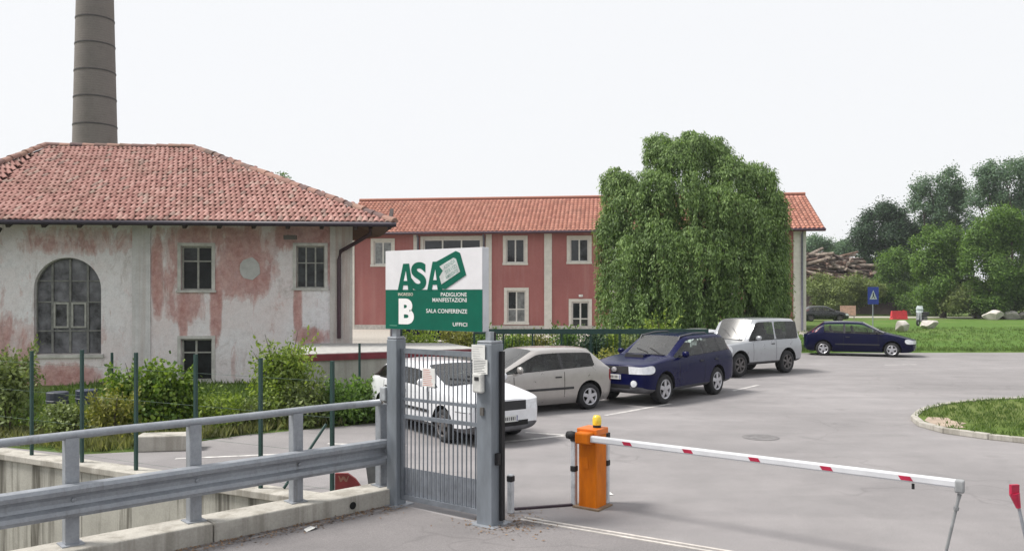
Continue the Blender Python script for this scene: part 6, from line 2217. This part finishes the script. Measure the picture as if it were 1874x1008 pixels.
# crossing sign
YS = 50.0
c = P(1598, 0, YS)
CS = base_empty('crossing_sign', (c.x, YS, 0), 'blue pedestrian crossing sign with white triangle on a grey pole', 'sign')
MB().tube([(c.x, YS + 0.05, 0), (c.x, YS + 0.05, 2.95)], 0.035, 8).build('pole', GALV, CS)
z0, z1 = 1.95, 3.0
MB().box((c.x, YS, (z0 + z1) / 2), (0.66, 0.025, z1 - z0)).build('plate', mat('sign_blue', (0.012, 0.04, 0.3), 0.4), CS)
mb = MB(); mb.quad((c.x - 0.23, YS - 0.017, z0 + 0.3), (c.x + 0.23, YS - 0.017, z0 + 0.3), (c.x, YS - 0.017, z0 + 0.86)); mb.build('triangle', mat('sign_triangle_white', (0.5, 0.55, 0.58), 0.5), CS)
mb = MB()
def fig(pts): mb.quad(*[(c.x + x, YS - 0.021, z0 + z) for x, z in pts])
fig([(-0.03, 0.66), (0.03, 0.66), (0.03, 0.72), (-0.03, 0.72)]); fig([(-0.04, 0.5), (0.04, 0.5), (0.035, 0.65), (-0.035, 0.65)]); fig([(-0.11, 0.36), (-0.06, 0.36), (0.01, 0.5), (-0.03, 0.5)]); fig([(0.07, 0.36), (0.12, 0.36), (0.03, 0.5), (-0.01, 0.5)])
mb.build('walking_figure', BLACK, CS)
# white scooter
SCO = empty('motor_scooter', (P(1686, 0, 66).x, 66, 0), math.radians(222), 'grey motor scooter with curved windscreen parked beside the bushy tree', 'scooter')
SWM = mat('scooter_white', (0.3, 0.31, 0.34), 0.35, coat=0.3)
for x in (0.65, -0.65):
    mb = MB(); mb.lathe([(0.13, 0.05), (0.24, 0.05), (0.26, 0.0), (0.24, -0.05), (0.13, -0.05)], (x, 0, 0.26), 18, 'Y'); w_ = mb.build('wheel', TYRE, SCO, world=False)
    mb = MB(); mb.lathe([(0.0, 0.03), (0.14, 0.03), (0.14, -0.03), (0.0, -0.03)], (x, 0, 0.26), 14, 'Y'); mb.build('rim', ALLOY, w_, world=False)
mb = MB(); mb.beam((0.62, 0, 0.35), (0.42, 0, 1.05), 0.1, 0.1); mb.box((0.43, 0, 0.72), (0.08, 0.44, 0.62)); mb.box((0.1, 0, 0.36), (0.6, 0.34, 0.1)); mb.build('front_fairing', SWM, SCO, world=False, bevel=0.03)
mb = MB(); mb.box((-0.45, 0, 0.55), (0.85, 0.34, 0.34)); mb.build('rear_body', mat('scooter_dark', (0.05, 0.04, 0.06), 0.3), SCO, world=False, bevel=0.06)
mb = MB(); mb.box((-0.4, 0, 0.79), (0.8, 0.3, 0.12)); mb.build('seat', BLACK, SCO, world=False, bevel=0.04)
mb = MB(); mb.tube([(0.4, -0.34, 1.08), (0.42, 0, 1.03), (0.4, 0.34, 1.08)], 0.025, 6); mb.build('handlebar', BLACK, SCO, world=False)
mb = MB()
for i in range(8):
    a0, a1 = -0.9 + i * 0.225, -0.9 + (i + 1) * 0.225
    for z0_, z1_, r0_, r1_ in ((1.05, 1.35, 0.34, 0.36), (1.35, 1.62, 0.36, 0.26)):
        mb.quad((0.18 + 0.3 * math.cos(a0), r0_ * math.sin(a0), z0_), (0.18 + 0.3 * math.cos(a1), r0_ * math.sin(a1), z0_), (0.1 + 0.3 * math.cos(a1), r1_ * math.sin(a1), z1_), (0.1 + 0.3 * math.cos(a0), r1_ * math.sin(a0), z1_))
mb.build('windscreen', mat('pale_screen', (0.45, 0.5, 0.52), 0.15), SCO, world=False)
mb = MB(); mb.box((-0.9, 0, 0.95), (0.36, 0.4, 0.3)); mb.build('top_box', BLACK, SCO, world=False, bevel=0.05)
# timber heap
TH = base_empty('timber_heap', (P(1535, 0, 107).x, 107, 0), 'large heap of cut brown timber behind the olive bush', 'timber heap')
LOGM = [mat('log_brown', (0.17, 0.11, 0.085), 0.95, var=0.25, scale=3), mat('log_grey', (0.26, 0.215, 0.18), 0.95, var=0.25, scale=3), mat('log_dark', (0.09, 0.065, 0.06), 0.95)]
mb = MB()
pr = []
for px, top in ((1440, 480), (1478, 470), (1515, 470), (1545, 480), (1585, 490), (1640, 515)):
    p = P(px, top, 107)
    pr.append(p)
for a, b in zip(pr[:-1], pr[1:]):
    mb.quad((a.x, 103, 0), (b.x, 103, 0), (b.x, 106, b.z), (a.x, 106, a.z)); mb.quad((a.x, 106, a.z), (b.x, 106, b.z), (b.x, 114, 0), (a.x, 114, 0))
mb.build('core', LOGM[2], TH)
logs = []
for k in range(3):
    r_ = (0.16, 0.2, 0.13)[k]
    logs.append(MB().tube([(-2, 0, 0), (0, 0.04, 0.05), (2.2, 0, 0)], [r_, r_ * 0.95, r_ * 0.8], 7))
lme = []
for k, l in enumerate(logs):
    o = l.build('log', LOGM[k], TH, world=False); lme.append(o.data); bpy.data.objects.remove(o)
for i in range(170):
    t = RNG.random() * (len(pr) - 1.001)
    k = int(t); f = t - k
    p = pr[k] * (1 - f) + pr[k + 1] * f
    dn_ = RNG.random() ** 1.3
    o = bpy.data.objects.new('log', lme[i % 3]); COL.objects.link(o); o.parent = TH
    pos = Vector((p.x + RNG.normal() * 0.5, 106 - 2.6 * dn_ - 0.1, p.z + 0.25 - dn_ * 3.3 + RNG.normal() * 0.15)) - TH.location
    o.location = pos
    o.rotation_euler = (RNG.normal() * 0.1, RNG.normal() * 0.22, RNG.normal() * 0.45 + (1.2 if RNG.random() < 0.3 else 0))
    o.scale = (0.6 + RNG.random() * 0.6,) * 3
# concrete block and the clutter by the channel
b_ = tag(MB().box((0, 0, 0.13), (0.95, 0.4, 0.26)).build('concrete_block', CONCRETE, bevel=0.02), 'low concrete block on the asphalt at the foot of the ivy', 'concrete block')
b_.location = G(300, 826) + Vector((0, 0.2, 0)); b_.rotation_euler = (0, 0, math.radians(9))
RS = base_empty('scrap_metal', (-2.25, 10.75, 0), 'red metal panel leaning on the far side of the kerb', 'scrap metal')
mb = MB()
rp_ = [(613, 866), (613, 900), (664, 895), (650, 876), (636, 866)]
q = [P(a, b, 10.55) for a, b in rp_]
f_ = [p + Vector((0, 0.0, 0)) for p in q]
bk2 = [p + Vector((0.0, 0.05, 0.0)) for p in q]
mb.quad(*f_); mb.quad(*bk2[::-1])
for i in range(5):
    mb.quad(f_[i], bk2[i], bk2[(i + 1) % 5], f_[(i + 1) % 5])
mb.build('sheet', mat('faded_red_panel', (0.19, 0.025, 0.025), 0.7), RS)
mb = MB()
vv = [(619, 870), (621, 870), (624, 876), (627, 871), (630, 871), (634, 877), (637, 870), (639, 870), (635, 881), (632, 881), (628, 876), (625, 881), (622, 881)]
mb.quad(*[P(a, b, 10.543) for a, b in vv])
mb.build('emblem', mat('faded_ochre', (0.24, 0.12, 0.08), 0.7), RS)
GS = base_empty('scrap_metal', (-1.75, 10.75, 0), 'dark grey sheet leaning beside the red panel', 'scrap metal')
mb = MB()
q = [P(a, b, 10.8) for a, b in ((668, 843), (675, 893), (706, 890), (704, 855), (690, 840))]
mb.quad(*q); mb.quad(*[p + Vector((0, 0.04, 0)) for p in q[::-1]])
for i in range(5):
    mb.quad(q[i], q[i] + Vector((0, 0.04, 0)), q[(i + 1) % 5] + Vector((0, 0.04, 0)), q[(i + 1) % 5])
mb.build('sheet', mat('grey_sheet', (0.14, 0.15, 0.15), 0.6), GS)
# drums among the weeds
for i, (px, py, col, lb) in enumerate(((105, 770, (0.05, 0.055, 0.08), 'dark drum lying in the weeds below the arched window'), (140, 775, (0.04, 0.05, 0.085), 'dark blue drum standing beside the ivy heap'))):
    c = P(px, 0, 17.2)
    o = MB().lathe([(0.0, 0.9), (0.27, 0.9), (0.285, 0.88), (0.28, 0.62), (0.295, 0.6), (0.28, 0.58), (0.28, 0.32), (0.295, 0.3), (0.28, 0.28), (0.285, 0.0), (0.0, 0.0)], (0, 0, 0), 18).build('drum', mat('drum_paint_%d' % i, col, 0.5), smooth=False)
    o.location = (c.x, 17.2 + i * 0.4, 0); o.scale = (0.75, 0.75, 0.6)
    tag(o, lb, 'drum')
# litter, worn patch, leaves
def scrap(p, s, seed, m, label):
    r_ = random.Random(seed)
    mb = MB()
    mb.quad((-s, -s * 0.5, 0.004), (s * 0.2, -s * 0.6, 0.02), (s, -s * 0.2, 0.006), (s * 0.7, s * 0.6, 0.018), (-s * 0.5, s * 0.55, 0.008))
    mb.quad((s * 0.2, -s * 0.6, 0.02), (s * 0.6, -s * 0.5, 0.05), (s, -s * 0.2, 0.006))
    o = mb.build('paper_scrap', m)
    o.location = (p.x, p.y, 0.004); o.rotation_euler = (0, 0, seed)
    return tag(o, label, 'litter')
scrap(G(567, 969), 0.09, 1, PAPER, 'crumpled white paper scrap on the asphalt beside the kerb')
scrap(G(1107, 903), 0.12, 2, PAPER, 'white paper scrap lying right of the orange cabinet')
mh = G(1392, 800)
tag(MB().lathe([(0.0, 0.012), (0.3, 0.012), (0.33, 0.004)], (mh.x, mh.y, 0), 24).build('manhole_cover', mat('worn_iron', (0.165, 0.158, 0.16), 0.85, var=0.2, scale=8)), 'round dark manhole cover in the asphalt beyond the barrier arm', 'manhole cover')
def leaf_litter(name, fn, n, sz, label):
    pos = np.array([fn() for _ in range(n)])
    v, q = leaf_quads(pos, RNG.normal(size=(n, 3)) * np.array([1, 1, 0.15]), RNG.normal(size=(n, 3)) * 0.3 + np.array([0, 0, 1]), sz * RNG.uniform(0.5, 1.4, n), sz * 0.6 * RNG.uniform(0.5, 1.2, n))
    v[:, 2] = np.maximum(v[:, 2], 0.004)
    o = np_mesh(name, v, q, leaf_mat('dead_leaves', (0.12, 0.07, 0.045), (0.3, 0.19, 0.12), 0.1))
    tag(o, label, 'leaves', kind='stuff')
leaf_litter('dead_leaves', lambda: tuple(along(RA, RNG.uniform(-3, 3.6), 0.24 + abs(RNG.normal()) * 0.12, 0.006 + RNG.random() * 0.01)), 1500, 0.035, 'brown dead leaves gathered along the foot of the kerb')
leaf_litter('dead_leaf_drift', lambda: (-0.05 + RNG.normal() * 0.28, 9.28 + RNG.normal() * 0.22, 0.006 + RNG.random() * 0.01), 420, 0.035, 'brown dead leaves drifted round the thick gate post')

# ---------------------------------------------------------------- summer haze
hz = MB()
hz.box((0, 290, 13.0), (700, 720, 32.0))
haze = hz.build('haze', mat('haze_air', (0.8, 0.8, 0.8)))
hm = bpy.data.materials.new('haze_air_volume')
hm.use_nodes = True
hm.node_tree.nodes.clear()
h_out = hm.node_tree.nodes.new('ShaderNodeOutputMaterial')
h_vol = hm.node_tree.nodes.new('ShaderNodeVolumePrincipled')
h_vol.inputs['Color'].default_value = (0.9, 0.94, 1.0, 1)
h_vol.inputs['Density'].default_value = 0.0003
hm.node_tree.links.new(h_vol.outputs[0], h_out.inputs['Volume'])
haze.data.materials.clear()
haze.data.materials.append(hm)
tag(haze, 'thin pale summer haze over the whole place', 'haze', kind='stuff')
